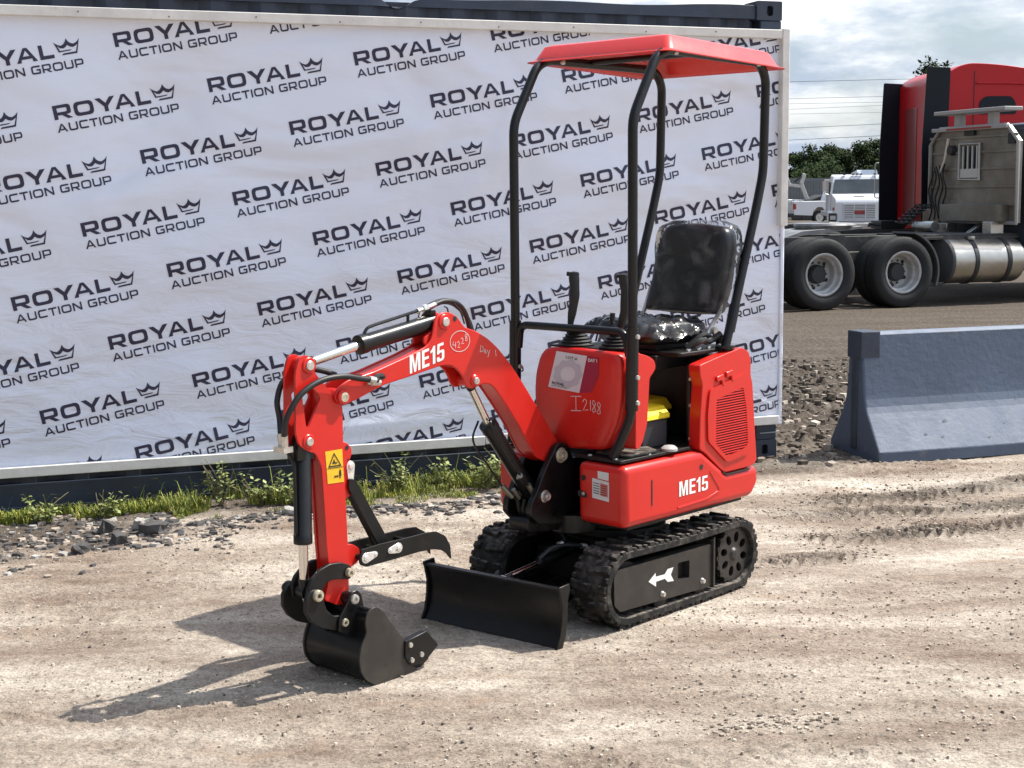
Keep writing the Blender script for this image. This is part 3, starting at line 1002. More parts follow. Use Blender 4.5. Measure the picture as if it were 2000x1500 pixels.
def weed(u, d, h, n, seed, label, spread=.12):
    r = random.Random(seed)
    p = wl(u, d); z0 = gz(p.x, p.y)
    t = thing('weed', label, 'plant', (p.x, p.y, z0), 0, 'leafy weeds against the container')
    st = MB(); lf = MB()
    for s in range(n):
        a = r.random() * 6.3; sx, sy = math.cos(a) * spread * r.uniform(.2, 1), math.sin(a) * spread * r.uniform(.1, .5)
        hh = h * r.uniform(.5, 1)
        pts = smooth_line([(sx * .1, sy * .1, 0), (sx * .5, sy * .5, hh * .5), (sx, sy, hh)], 4)
        st.tube(pts, [.0035 * (1 - .6 * i / len(pts)) for i in range(len(pts))], 5)
        for i in range(int(hh * 210)):
            q = pts[min(len(pts) - 1, 2 + int(r.random() * (len(pts) - 2)))] + Vector((r.gauss(0, .018), r.gauss(0, .018), r.gauss(0, .012)))
            L_ = r.uniform(.014, .034); b_ = r.random() * 6.3; el = r.uniform(-.7, .7)
            dx = Vector((math.cos(b_) * math.cos(el), math.sin(b_) * math.cos(el), math.sin(el))) * L_
            dy = Vector((-math.sin(b_), math.cos(b_), r.uniform(-.4, .4))) * L_ * .42
            lf.add([q - dx * .2, q + dx * .4 + dy, q + dx, q + dx * .4 - dy], [(0, 1, 2, 3)], 0 if r.random() < .62 else 1)
    for s in range(n):
        a = r.random() * 6.3; q0 = Vector((r.gauss(0, spread * .5), r.gauss(0, .03), 0)); hh = h * r.uniform(.5, 1.15)
        st.tube(smooth_line([q0 * .1, q0 * .6 + Vector((math.cos(a) * .02, math.sin(a) * .02, hh * .6)), q0 + Vector((math.cos(a) * .08, math.sin(a) * .05, hh))], 3), [.0018] * 7, 4)
    part('stem', st, LEAF[2], t); part('leaves', lf, LEAF[:2], t, smooth=False)


weed(-3.08, .28, .30, 6, 1, 'tallest leafy weed clump, left of the digging arm against the container base', .2)
weed(-3.40, .26, .20, 6, 2, 'bushy low weed clump left of the tallest one against the container base', .2)
weed(-3.0, .30, .38, 3, 3, 'thin tall weed reaching the frame, just left of the black digging cylinder', .06)
weed(-1.95, .30, .26, 7, 4, 'yellowish weed clump right of the digging arm, spilling over the grass', .22)
weed(-1.70, .22, .33, 4, 5, 'tall feathery weed reaching the white frame between arm and red body', .06)
weed(-4.60, .24, .14, 5, 6, 'small weed clump at the far left of the grass strip', .15)
weed(-4.25, .28, .13, 6, 7, 'low leafy weed in the left half of the grass strip', .12)
weed(-2.35, .26, .18, 5, 8, 'weed clump directly behind the black digging cylinder', .12)
weed(-3.62, .20, .24, 5, 10, 'tangled weed clump on the left side of the bushy one, against the container', .16)
weed(-3.22, .40, .16, 6, 11, 'low pale leafed weed in front of the tallest clump', .16)
weed(-2.62, .28, .22, 5, 12, 'weed clump just left of the white hose fittings at the base of the wall', .13)
weed(-2.12, .38, .17, 6, 13, 'pale green weed spilling over the grass right of the warning sticker', .16)
weed(-1.45, .25, .15, 4, 14, 'last low weed before the red body at the right end of the grass', .12)
weed(-.33, .12, .46, 4, 9, 'thin weed between the red machine and the banner at the right container corner', .07)

# ---------------------------------------------------------------- jersey barrier
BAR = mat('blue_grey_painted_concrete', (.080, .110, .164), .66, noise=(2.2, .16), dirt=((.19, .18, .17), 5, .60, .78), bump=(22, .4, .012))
def sunlit_top(m, col, lo, hi, amt, sc):
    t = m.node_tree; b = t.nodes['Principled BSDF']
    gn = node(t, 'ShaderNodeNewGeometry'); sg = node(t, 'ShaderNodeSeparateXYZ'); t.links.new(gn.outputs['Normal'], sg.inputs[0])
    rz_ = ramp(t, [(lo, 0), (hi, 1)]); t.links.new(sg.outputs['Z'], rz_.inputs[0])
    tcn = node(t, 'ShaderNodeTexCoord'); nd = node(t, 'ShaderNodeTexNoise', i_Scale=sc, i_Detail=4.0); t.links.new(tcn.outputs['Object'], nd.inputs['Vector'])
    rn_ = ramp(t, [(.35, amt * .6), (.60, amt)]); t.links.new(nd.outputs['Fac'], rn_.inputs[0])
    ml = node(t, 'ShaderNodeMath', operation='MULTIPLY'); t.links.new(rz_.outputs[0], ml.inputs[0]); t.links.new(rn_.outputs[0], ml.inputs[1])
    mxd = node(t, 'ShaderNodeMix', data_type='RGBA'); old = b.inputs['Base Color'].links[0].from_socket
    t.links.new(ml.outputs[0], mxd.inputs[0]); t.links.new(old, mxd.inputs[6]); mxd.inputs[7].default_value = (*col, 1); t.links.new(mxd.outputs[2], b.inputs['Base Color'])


sunlit_top(BAR, (.25, .275, .33), .25, .50, .60, 6)  # sunlit look of the lower slope, painted into the concrete colour
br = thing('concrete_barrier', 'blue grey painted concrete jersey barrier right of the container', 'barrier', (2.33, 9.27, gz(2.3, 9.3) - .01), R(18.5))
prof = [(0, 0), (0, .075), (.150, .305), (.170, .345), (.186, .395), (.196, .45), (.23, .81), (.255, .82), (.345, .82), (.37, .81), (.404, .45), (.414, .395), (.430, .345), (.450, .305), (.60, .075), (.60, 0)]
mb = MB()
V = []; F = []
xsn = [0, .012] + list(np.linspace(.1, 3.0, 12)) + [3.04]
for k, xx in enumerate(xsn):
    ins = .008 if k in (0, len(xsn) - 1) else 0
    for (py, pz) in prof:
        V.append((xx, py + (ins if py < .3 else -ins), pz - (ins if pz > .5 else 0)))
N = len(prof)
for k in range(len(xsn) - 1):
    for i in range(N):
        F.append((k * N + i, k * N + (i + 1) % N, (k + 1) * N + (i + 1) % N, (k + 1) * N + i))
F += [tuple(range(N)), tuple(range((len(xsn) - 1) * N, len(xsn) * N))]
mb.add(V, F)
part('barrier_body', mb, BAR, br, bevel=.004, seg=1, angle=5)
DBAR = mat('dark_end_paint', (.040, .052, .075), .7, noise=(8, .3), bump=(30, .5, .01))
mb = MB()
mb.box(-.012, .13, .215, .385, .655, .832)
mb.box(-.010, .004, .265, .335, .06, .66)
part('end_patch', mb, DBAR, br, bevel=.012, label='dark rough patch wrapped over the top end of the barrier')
mb = MB()
for (xx, zz, s) in ((.55, .23, .02), (.38, .16, .016), (.50, .14, .014), (1.15, .33, .02), (.85, .12, .012), (1.22, .30, .012), (1.0, .2, .01), (.2, .45, .012)):
    yy = .150 * (zz - .075) / .230
    mb.lathe([(0, 0), (s, .002)], 7, (xx, yy - .003, zz))
part('chip', mb, mat('paint_chip', (.30, .34, .38), .8), br)

# ================================================================ mini excavator
# local axes: x forward, y to the machine's left, z up
EX = thing('mini_excavator', 'small red and black tracked mini excavator with canopy, arm folded down in front', 'excavator', (.505, 6.286, -.004), R(-133))
BY = -.03            # centre plane of boom and stick

# ---------------- undercarriage
mb = MB()
mb.box(-.18, .42, -.17, .19, .13, .25)
mb.box(-.05, .10, -.24, .24, .12, .22); mb.box(.24, .34, -.24, .24, .12, .22)
mb.prism(rnd_poly([(-.10, -.17), (.34, -.17), (.34, .19), (-.10, .19)], .08), .25, .30, 'z')
part('chassis', mb, BLACKM, EX, bevel=.008)
mb = MB(); mb.lathe([(.0, .295), (.20, .295), (.22, .305), (.22, .335), (.205, .34), (.205, .365), (.16, .372), (.0, .372)], 36, (.12, .01, 0), 'z')
part('slewing_ring', mb, BLACKM, EX)

# belt path (x,z): front idler, rear sprocket
FC, RC, RR_ = (.462, .166), (-.283, .163), .149


def belt_path(r, n=16):
    P = []
    for k in range(n + 1):                          # front half circle from top to bottom
        a = PI / 2 - PI * k / n
        P.append((FC[0] + r * math.cos(a), FC[1] + r * math.sin(a)))
    for k in range(1, 12): P.append((FC[0] + (RC[0] - FC[0]) * k / 12, FC[1] + (RC[1] - FC[1]) * k / 12 - r))
    for k in range(n + 1):
        a = -PI / 2 - PI * k / n
        P.append((RC[0] + r * math.cos(a), RC[1] + r * math.sin(a)))
    for k in range(1, 12):
        tt = k / 12
        P.append((RC[0] + (FC[0] - RC[0]) * tt, RC[1] + (FC[1] - RC[1]) * tt + r - .006 * math.sin(PI * tt)))
    return P


def arclen(P):
    n = len(P); c = [0]
    for i in range(n):
        a, b_ = P[i], P[(i + 1) % n]
        c.append(c[-1] + math.hypot(b_[0] - a[0], b_[1] - a[1]))
    return c


def at_len(P, c, s):
    s %= c[-1]
    for i in range(len(P)):
        if c[i + 1] >= s:
            a, b_ = P[i], P[(i + 1) % len(P)]
            t_ = (s - c[i]) / max(1e-9, c[i + 1] - c[i])
            return (a[0] + (b_[0] - a[0]) * t_, a[1] + (b_[1] - a[1]) * t_), ((b_[0] - a[0]) / (c[i + 1] - c[i]), (b_[1] - a[1]) / (c[i + 1] - c[i]))


def make_track(y0, y1, side):
    """side=+1: outer face at y1"""
    yo = y1 if side > 0 else y0
    P = belt_path(RR_)
    mb = MB(); n = len(P)
    IN = belt_path(RR_ - .020); IN2 = IN
    sec = []
    V = []; F = []
    ring = [(y0, 0), (y0 + .006, 1), (y1 - .006, 1), (y1, 0), (y1, -1), (y1 - .012, -1.25), (y0 + .012, -1.25), (y0, -1)]
    for i in range(n):
        o_, i_ = P[i], IN[i]
        nx_, nz_ = (o_[0] - i_[0]) / .02, (o_[1] - i_[1]) / .02
        for (yy, k) in ring:
            d = {0: -.003, 1: 0., -1: -.028, -1.25: -.031}[k]
            V.append((o_[0] + nx_ * d, yy, o_[1] + nz_ * d))
    m_ = len(ring)
    for i in range(n):
        j = (i + 1) % n
        for k in range(m_):
            F.append((i * m_ + k, i * m_ + (k + 1) % m_, j * m_ + (k + 1) % m_, j * m_ + k))
    mb.add(V, F)
    c = arclen(P); LUGS = 34; pitch = c[-1] / LUGS

    def lug(s, ya, yb, ln, hh, skew=0., taper=.75):
        (px, pz), (tx, tz) = at_len(P, c, s)
        nx_, nz_ = -tz, tx
        if (px + nx_ * .01 - .09) ** 2 + (pz + nz_ * .01 - .165) ** 2 < (px - .09) ** 2 + (pz - .165) ** 2:
            nx_, nz_ = -nx_, -nz_
        vs = []
        for (e, w_) in ((-.002, 1.), (hh, taper)):
            for (yy, dy) in ((ya, .5), (yb, -.5)):
                yy2 = yy + dy * (0 if e < 0 else .006)
                sk = skew * (1 if yy == yb else -1)
                for sgn in (-1, 1):
                    q = sgn * ln / 2 * w_ + sk
                    vs.append((px + tx * q + nx_ * e, yy2, pz + tz * q + nz_ * e))
        mb.add(vs, [(0, 1, 3, 2), (4, 6, 7, 5), (0, 4, 5, 1), (2, 3, 7, 6), (0, 2, 6, 4), (1, 5, 7, 3)])
    ym = (y0 + y1) / 2
    for k in range(LUGS):
        s = k * pitch
        if k % 2:
            lug(s, y0 + .002, ym + .012, .036, .016, .006)
            lug(s, y1 - .042, y1 - .002, .030, .013)
        else:
            lug(s, ym - .012, y1 - .002, .036, .016, -.006)
            lug(s, y0 + .002, y0 + .042, .030, .013)
        lug(s + pitch / 2, y1 - .020, y1 + .001, .022, .009)
        lug(s + pitch / 2, y0 - .001, y0 + .020, .022, .009)
        # inner drive teeth seen in the gap under the cover
        (px, pz), (tx, tz) = at_len(IN, arclen(IN), s * (arclen(IN)[-1] / c[-1]))
        nx_, nz_ = (px - .09), (pz - .165)
        nn = math.hypot(nx_, nz_)
        n2x, n2z = -tz, tx
        if n2x * nx_ + n2z * nz_ > 0: n2x, n2z = -n2x, -n2z
        for (ya, yb) in ((ym + .012, ym + .028), (ym - .028, ym - .012)):
            vs = []
            for (e, w_) in ((-.002, 1.), (.026, .5)):
                for yy in (ya, yb):
                    for sgn in (-1, 1):
                        q = sgn * .011 * w_
                        vs.append((px + tx * q + n2x * e, yy, pz + tz * q + n2z * e))
            mb.add(vs, [(0, 1, 3, 2), (4, 6, 7, 5), (0, 4, 5, 1), (2, 3, 7, 6), (0, 2, 6, 4), (1, 5, 7, 3)])
    tr = part('track', mb, RUBBER, EX, bevel=.0015, seg=1, angle=30,
              label='near rubber track under the red body side' if side > 0 else 'far rubber track, mostly hidden behind the blade')
    # beam and cover plate with its square opening; outwards = s
    s_ = side
    yf = yo - s_ * .004
    mb = MB()
    outer = [(.540, .250), (-.094, .243), (-.094, .062), (.520, .082), (.556, .112), (.560, .228)]
    hole = [(.064, .130), (.064, .204), (.145, .207), (.145, .132)]
    v2, f2 = fill2d([rnd_poly(outer, .008, 2), rnd_poly(hole, .006, 2)])
    mb.add([(p[0], yf, p[1]) for p in v2], f2)
    for lp, dd in ((rnd_poly(outer, .008, 2), .05), (rnd_poly(hole, .006, 2), .03)):
        nh = len(lp)
        mb.add([(p[0], yf, p[1]) for p in lp] + [(p[0], yf - s_ * dd, p[1]) for p in lp],
               [(i, (i + 1) % nh, (i + 1) % nh + nh, i + nh) for i in range(nh)])
    mb.box(-.10, .50, min(yf - s_ * .03, yf - s_ * .10), max(yf - s_ * .03, yf - s_ * .10), .085, .235, 2)
    # white travel arrow
    ar = [(.343, .168), (.296, .196), (.2945, .180), (.236, .178), (.216, .196), (.176, .196), (.194, .168), (.173, .138), (.215, .142), (.234, .159), (.2925, .158), (.293, .138)]
    va, fa = fill2d([ar])
    mb.add([(p[0], yf + s_ * .0015, p[1]) for p in va], fa, 1)
    mb.box(-.100, -.094, min(yf - s_ * .035, yf + s_ * .010), max(yf - s_ * .035, yf + s_ * .010), .056, .262)
    mb.box(-.122, -.112, min(yf - s_ * .045, yf - s_ * .002), max(yf - s_ * .045, yf - s_ * .002), .06, .268)
    part('side_cover', mb, [PLATE2, WHITE, BLACKM], tr, angle=30)
    web = [(FC[0] + .112 * math.cos(a), FC[1] + .112 * math.sin(a)) for a in [PI / 2 - PI * k / 14 for k in range(15)]] + [(RC[0] + .112 * math.cos(a), RC[1] + .112 * math.sin(a)) for a in [-PI / 2 - PI * k / 14 for k in range(15)]]
    mb = MB(); mb.prism(web, min(yo - s_ * .150, yo - s_ * .135), max(yo - s_ * .150, yo - s_ * .135)); part('track_light_block', mb, BLACKM, tr)  # added plate that blocks light showing through the track
    # sprocket disc with holes
    mb = MB()
    ys = yo - s_ * .022
    rim = [(RC[0] + .117 * math.cos(2 * PI * k / 40), RC[1] + .117 * math.sin(2 * PI * k / 40)) for k in range(40)]
    holes = []
    for k in range(8):
        a = 2 * PI * k / 8 + .25
        cx, cz = RC[0] + .075 * math.cos(a), RC[1] + .075 * math.sin(a)
        holes.append([(cx + math.cos(a) * math.cos(b_) * .024 - math.sin(a) * math.sin(b_) * .017, cz + math.sin(a) * math.cos(b_) * .024 + math.cos(a) * math.sin(b_) * .017)
                      for b_ in [2 * PI * j / 14 for j in range(14)]])
    v2, f2 = fill2d([rim] + holes)
    mb.add([(p[0], ys, p[1]) for p in v2], f2)
    for lp in [rim] + holes:
        nh = len(lp)
        mb.add([(p[0], ys, p[1]) for p in lp] + [(p[0], ys - s_ * .016, p[1]) for p in lp],
               [(i, (i + 1) % nh, (i + 1) % nh + nh, i + nh) for i in range(nh)])
    mb.lathe([(0, ys + s_ * .012), (.020, ys + s_ * .010), (.030, ys), (.034, ys - s_ * .01)], 24, (RC[0], 0, RC[1]))
    for k in range(18):
        a = 2 * PI * k / 18
        mb.box(RC[0] + .117 * math.cos(a) - .008, RC[0] + .117 * math.cos(a) + .008, min(ys, ys - s_ * .016), max(ys, ys - s_ * .016),
               RC[1] + .117 * math.sin(a) - .008, RC[1] + .117 * math.sin(a) + .008)
    part('sprocket', mb, PLATE2, tr)
    mb = MB(); mb.lathe([(0, yo - s_ * .03), (.10, yo - s_ * .03), (.105, yo - s_ * .035), (.105, yo - s_ * .14), (0, yo - s_ * .14)], 30, (FC[0] + .0, 0, FC[1]))
    part('idler', mb, BLACKM, tr)
    for rx in (.245, .395, .075, -.03):
        if rx in (.395, .075): continue
        mb = MB(); mb.lathe([(0, yo - s_ * .012), (.030, yo - s_ * .012), (.040, yo - s_ * .018), (.040, yo - s_ * .05), (.025, yo - s_ * .052), (.025, yo - s_ * .1)], 22, (rx, 0, .066))
        part('roller', mb, BLACKM, tr)
        mb = MB(); mb.lathe([(0, yo + s_ * .010), (.009, yo + s_ * .009), (.010, yo + s_ * .002), (.013, yo - s_ * .002), (.013, yo - s_ * .01)], 14, (rx + .004, 0, .098))
        part('bolt', mb, BOLT, tr)
    return tr


t = RUBBER.node_tree; b = t.nodes['Principled BSDF']
gn = node(t, 'ShaderNodeNewGeometry'); sg = node(t, 'ShaderNodeSeparateXYZ'); t.links.new(gn.outputs['Normal'], sg.inputs[0])
rz_ = ramp(t, [(.55, 0), (.95, 1)]); t.links.new(sg.outputs['Z'], rz_.inputs[0])
tcn = node(t, 'ShaderNodeTexCoord'); nd = node(t, 'ShaderNodeTexNoise', i_Scale=40.0, i_Detail=4.0); t.links.new(tcn.outputs['Object'], nd.inputs['Vector'])
rn_ = ramp(t, [(.42, .0), (.60, .8)]); t.links.new(nd.outputs['Fac'], rn_.inputs[0])
ml = node(t, 'ShaderNodeMath', operation='MULTIPLY'); t.links.new(rz_.outputs[0], ml.inputs[0]); t.links.new(rn_.outputs[0], ml.inputs[1])
mxd = node(t, 'ShaderNodeMix', data_type='RGBA'); old = b.inputs['Base Color'].links[0].from_socket
t.links.new(ml.outputs[0], mxd.inputs[0]); t.links.new(old, mxd.inputs[6]); mxd.inputs[7].default_value = (.20, .17, .14, 1); t.links.new(mxd.outputs[2], b.inputs['Base Color'])
PLATE2 = mat('brushed_black_cover', (.022, .020, .018), .45, noise=(20, .2), dirt=((.06, .052, .044), 7, .45, .9))
make_track(.19, .37, 1)
make_track(-.37, -.19, -1)

# ---------------- blade
mb = MB()
sec = [(.876, .0), (.856, .035), (.842, .075), (.836, .12), (.840, .165), (.852, .205), (.862, .222)]
sec_b = [(x - .012, z) for x, z in sec]
poly = sec + sec_b[::-1]


def yaw(p): return (p[0] - (p[1] + .01) * .075, p[1] + 0, p[2])


mb.prism(poly, -.352, .322)
mb.box(.835, .868, -.352, .322, .222, .231)
mb.v = [yaw(p) for p in mb.v]
bl = part('dozer_blade', mb, BLACK, EX, bevel=.003)
mb = MB()
ep = [(.888, .0), (.868, .04), (.855, .10), (.852, .16), (.864, .215), (.872, .238), (.812, .244), (.806, .22), (.820, .18), (.822, .12), (.832, .05), (.852, -.002)]
for ya in (-.362, .322):
    mb.prism(ep, ya, ya + .010)
mb.v = [yaw(p) for p in mb.v]
part('end_plate', mb, BLACK, bl, bevel=.002)
mb = MB()
for ya in (-.12, .12):
    mb.prism([(.810, .05), (.810, .12), (.60, .15), (.34, .16), (.34, .11), (.60, .09)], ya - .02, ya + .02)
mb.box(.60, .64, -.10, .10, .09, .15)
mb.prism([(.816, .12), (.828, .222), (.80, .240), (.765, .20), (.79, .12)], -.035, -.020); mb.prism([(.816, .12), (.828, .222), (.80, .240), (.765, .20), (.79, .12)], .030, .045)
part('push_arm', mb, BLACK, bl, bevel=.004)
mb = MB(); mb.cyl((.60, .006, .235), (.36, .006, .262), .024, 16); mb.cyl((.36, -.03, .262), (.36, .04, .262), .025, 12)
cyb = part('blade_cylinder', mb, BLACK, EX)
mb = MB(); mb.cyl((.80, .006, .212), (.60, .006, .235), .012, 12); mb.cyl((.80, -.04, .212), (.80, .05, .212), .010, 10); part('rod', mb, CHROME, cyb)
mb = MB()
mb.tube(smooth_line([(.62, .03, .262), (.55, .05, .30), (.44, .08, .29), (.34, .10, .26)]), .009, 8)
mb.tube(smooth_line([(.42, .0, .29), (.40, -.04, .32), (.34, -.06, .28)]), .009, 8)
part('hose', mb, HOSE, cyb)
mb = MB(); mb.cyl((.50, .05, .305), (.52, .04, .30), .012, 8); mb.cyl((.40, .09, .282), (.425, .08, .286), .012, 8); part('hose_fitting', mb, BOLT, cyb)

# ---------------- lower body (red counterweight hull with the gap for the swing post)
HY0, HY1 = -.305, .375
mb = MB()


def hull(z0, z1, plan, inset=0.):
    pass


side = [(.500, .425), (.488, .410), (.06, .404), (-.374, .408), (-.418, .424), (-.437, .480), (-.428, .560), (-.385, .560), (-.372, .536), (-.193, .536), (-.160, .552),
        (-.03, .640), (.0, .655), (.063, .656), (.263, .654), (.426, .655), (.488, .664), (.505, .650)]
side = [(x, z) for x, z in side]
# main side beams as long prisms, cross-joined at the rear
sidep = [(.503, .408), (-.385, .404), (-.437, .465), (-.427, .536), (-.190, .536), (-.012, .655), (.505, .655)]
mb.prism(sidep, .13, HY1)                    # near (left) half
bd = part('lower_body', mb, RED, EX, bevel=.030, seg=5, angle=50)
mb = MB()
side_r = [(.500, .425), (.488, .410), (.06, .404), (-.374, .408), (-.418, .424), (-.437, .480), (-.428, .640), (.488, .650), (.505, .636)]
mb.prism([(.503, .408), (-.385, .404), (-.437, .465), (-.427, .640), (.505, .645)], HY0, -.185)
part('far_side_body', mb, RED, bd, bevel=.026, seg=4, angle=50)
mb = MB(); mb.box(-.40, .28, -.19, .135, .41, .63)
part('body_core', mb, BLACKM, bd)
mb = MB(); mb.prism(rnd_poly([(-.425, -.2), (-.425, .15), (-.38, .15), (-.38, -.2)], .01), .42, .9, 'z'); part('rear_cover', mb, RED, bd, bevel=.01)
# deck plate and floor
mb = MB(); mb.prism(rnd_poly([(.485, .10), (.492, .345), (.03, .35), (.0, .30), (-.36, .30), (-.36, -.27), (.485, -.27), (.485, -.17), (.30, -.17), (.30, .10)], .012, 2), .664, .676, 'z')
part('deck_plate', mb, BLACKM, bd, bevel=.002)
mb = MB(); mb.prism(rnd_poly([(.44, .16), (.44, .335), (.25, .345), (.20, .25), (.28, .15)], .03, 3), .6765, .690, 'z')
part('rubber_mat', mb, RUBBER, bd, bevel=.004)
mb = MB(); mb.lathe([(0, .012), (.022, .010), (.034, .0), (.034, -.01)], 20, (.165, .335, .685), 'z'); part('filler_cap', mb, mat('grey_cap', (.42, .42, .40), .5), bd)
mb = MB()
for (x_, y_) in ((.47, .17), (.47, .30), (.30, .335)): mb.lathe([(0, .006), (.008, .005), (.010, .0)], 8, (x_, y_, .677), 'z')
part('deck_bolt', mb, BOLT, bd)
# underside skirt
mb = MB(); mb.prism([(.44, .14), (.44, .335), (-.36, .335), (-.36, -.26), (.30, -.26), (.30, .14)], .386, .406, 'z'); part('belly_plate', mb, BLACKM, bd, bevel=.006)
# decals, slots and vents on the sides
YS = HY1 + .0015
mb = MB()
vt = model2d()
put2d(mb, vt, (.152, YS, .486), (-1, 0, .0), (0, 0, 1), 0, fit=(.200, .062))
part('model_lettering', mb, WHITE, bd, smooth=False)
mb = MB()
mb.add([(.336, YS, .583), (.328, YS, .583), (.328, YS, .478), (.336, YS, .478)], [(0, 1, 2, 3)])
mb.lathe([(0, YS), (.012, YS)], 12, (-.002, 0, .588))
mb.add([(.500, .0, .0)], [])
for (ya, yb, za, zb) in ((.131, .172, .517, .545),):
    pp = rnd_poly([(ya, za), (yb, za), (yb, zb), (ya, zb)], .013, 4)
    pass
part('slot', mb, INK, bd, smooth=False)
XF = .5065
mb = MB()
pp = rnd_poly([(.136, .515), (.184, .510), (.184, .534), (.136, .540)], .012, 4)
mb.add([(XF, a_, b_) for a_, b_ in pp], [tuple(range(len(pp)))])
pp = [(.166 + .012 * math.cos(2 * PI * k / 14), .592 + .012 * math.sin(2 * PI * k / 14)) for k in range(14)]
mb.add([(XF, a_, b_) for a_, b_ in pp], [tuple(range(len(pp)))])
part('front_slot', mb, INK, bd, smooth=False)
mb = MB(); mb.lathe([(0, XF + .004), (.007, XF + .003), (.008, XF)], 10, (0, .165, .527), 'x'); part('latch', mb, BOLT, bd)
PAPER = mat('white_label', (.66, .66, .68), .5)
PRED = mat('label_red_tint', (.55, .16, .14), .5)
mb = MB()
put2d(mb, ([(0, 0), (.056, -.004), (.056, .028), (0, .030)], [(0, 1, 2, 3)]), (XF, .240, .598), (0, 1, 0), (0, 0, 1), 0)
put2d(mb, ([(0, 0), (.086, -.007), (.086, .072), (0, .080)], [(0, 1, 2, 3)]), (XF, .212, .517), (0, 1, 0), (0, 0, 1), 0)
put2d(mb, ([(.042, .014), (.080, .011), (.080, .060), (.042, .064)], [(0, 1, 2, 3)]), (XF + .0012, .212, .517), (0, 1, 0), (0, 0, 1), 1)
for k in range(5):
    put2d(mb, ([(.006, .020 + k * .010), (.038, .018 + k * .010), (.038, .021 + k * .010), (.006, .023 + k * .010)], [(0, 1, 2, 3)]), (XF + .0012, .212, .517), (0, 1, 0), (0, 0, 1), 2)
    put2d(mb, ([(.046, .018 + k * .009), (.074, .016 + k * .009), (.074, .0185 + k * .009), (.046, .0205 + k * .009)], [(0, 1, 2, 3)]), (XF + .0024, .212, .517), (0, 1, 0), (0, 0, 1), 2)
part('data_label', mb, [PAPER, PRED, INK], bd, smooth=False)
# pressed outline on the near side
mb = MB()
rail = [(.44, .442), (.16, .442), (-.05, .448), (-.14, .470), (-.065, .56), (.0, .598), (.42, .600)]
mb.tube([(x_, HY1 - .0035, z_) for x_, z_ in smooth_line([(a_, 0, b_) for a_, b_ in []], 1)] if False else bend([(x_, HY1 - .002, z_) for x_, z_ in rail[1:5]], .02), .006, 6)
part('pressed_rib', mb, RED, bd)

# ---------------- engine cover tower
tw = [(.012, 1.012), (-.150, 1.040), (-.294, 1.062), (-.345, 1.040), (-.363, 1.005), (-.364, .931), (-.378, .905), (-.392, .774), (-.412, .60), (-.417, .560), (-.395, .543), (-.36, .539), (-.178, .539), (-.150, .555), (-.036, .640),
      (.006, .662), (.002, .80), (-.012, .93), (.004, .965)]
tw = [(x, z) for x, z in tw]
mb = MB(); mb.prism(rnd_poly(tw, .014, 3), .315, .372)
tower = part('engine_cover', mb, RED, EX, bevel=.012, seg=3, angle=50)
mb = MB()
ins = [(-.055, .905), (-.30, .950), (-.335, .915), (-.365, .66), (-.345, .600), (-.185, .582), (-.045, .690), (-.040, .80)]
ins_out = rnd_poly(ins, .02, 4)
gr = [(-.100, .858), (-.298, .892), (-.322, .80), (-.338, .645), (-.312, .628), (-.180, .608), (-.098, .672)]
gr_in = rnd_poly(gr, .012, 4)
# raised surround (frame with the grille opening)
v2, f2 = fill2d([ins_out, gr_in])
mb.add([(p[0], .3800, p[1]) for p in v2], f2)
for lp in (ins_out, gr_in):
    nh = len(lp)
    mb.add([(p[0], .3800, p[1]) for p in lp] + [(p[0], .371 if lp is ins_out else .3735, p[1]) for p in lp], [(i, (i + 1) % nh, (i + 1) % nh + nh, i + nh) for i in range(nh)])
part('grille_surround', mb, RED, tower, bevel=.003, angle=30)
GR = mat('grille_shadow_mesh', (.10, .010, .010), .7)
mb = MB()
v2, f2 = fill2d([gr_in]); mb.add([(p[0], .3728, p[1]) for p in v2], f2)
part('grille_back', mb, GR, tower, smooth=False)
mb = MB()


def clip_x(z, poly):
    xs_ = []
    for i in range(len(poly)):
        a_, b_ = poly[i], poly[(i + 1) % len(poly)]
        if (a_[1] - z) * (b_[1] - z) < 0:
            xs_.append(a_[0] + (b_[0] - a_[0]) * (z - a_[1]) / (b_[1] - a_[1]))
    return (min(xs_), max(xs_)) if len(xs_) > 1 else None


for k in range(26):
    # bars slope with the perspective of the cover (down to the rear)
    z = .612 + k * .0108
    c_ = clip_x(z, gr_in)
    if c_:
        xm = np.linspace(c_[0], c_[1], 2)
        mb.tube([(c_[0], .3772, z), (c_[1], .3772, z)], .0031, 6)
part('grille_bar', mb, RED, tower)
for dx in (0, .068):
    mb = MB()
    hk = [(-.100 - dx, .955 + dx * .18), (-.150 - dx, .963 + dx * .18), (-.158 - dx, .915 + dx * .18), (-.142 - dx, .912 + dx * .18), (-.137 - dx, .938 + dx * .18), (-.104 - dx, .932 + dx * .18)]
    mb.prism(rnd_poly(hk, .006, 2), .372, .383)
    part('pressed_hook', mb, RED, tower, bevel=.003)
mb = MB(); mb.prism([(-.36, .531), (-.19, .531), (-.155, .548), (-.155, .542), (-.188, .526), (-.36, .526)], .36, .3765); part('panel_gap', mb, INK, tower)

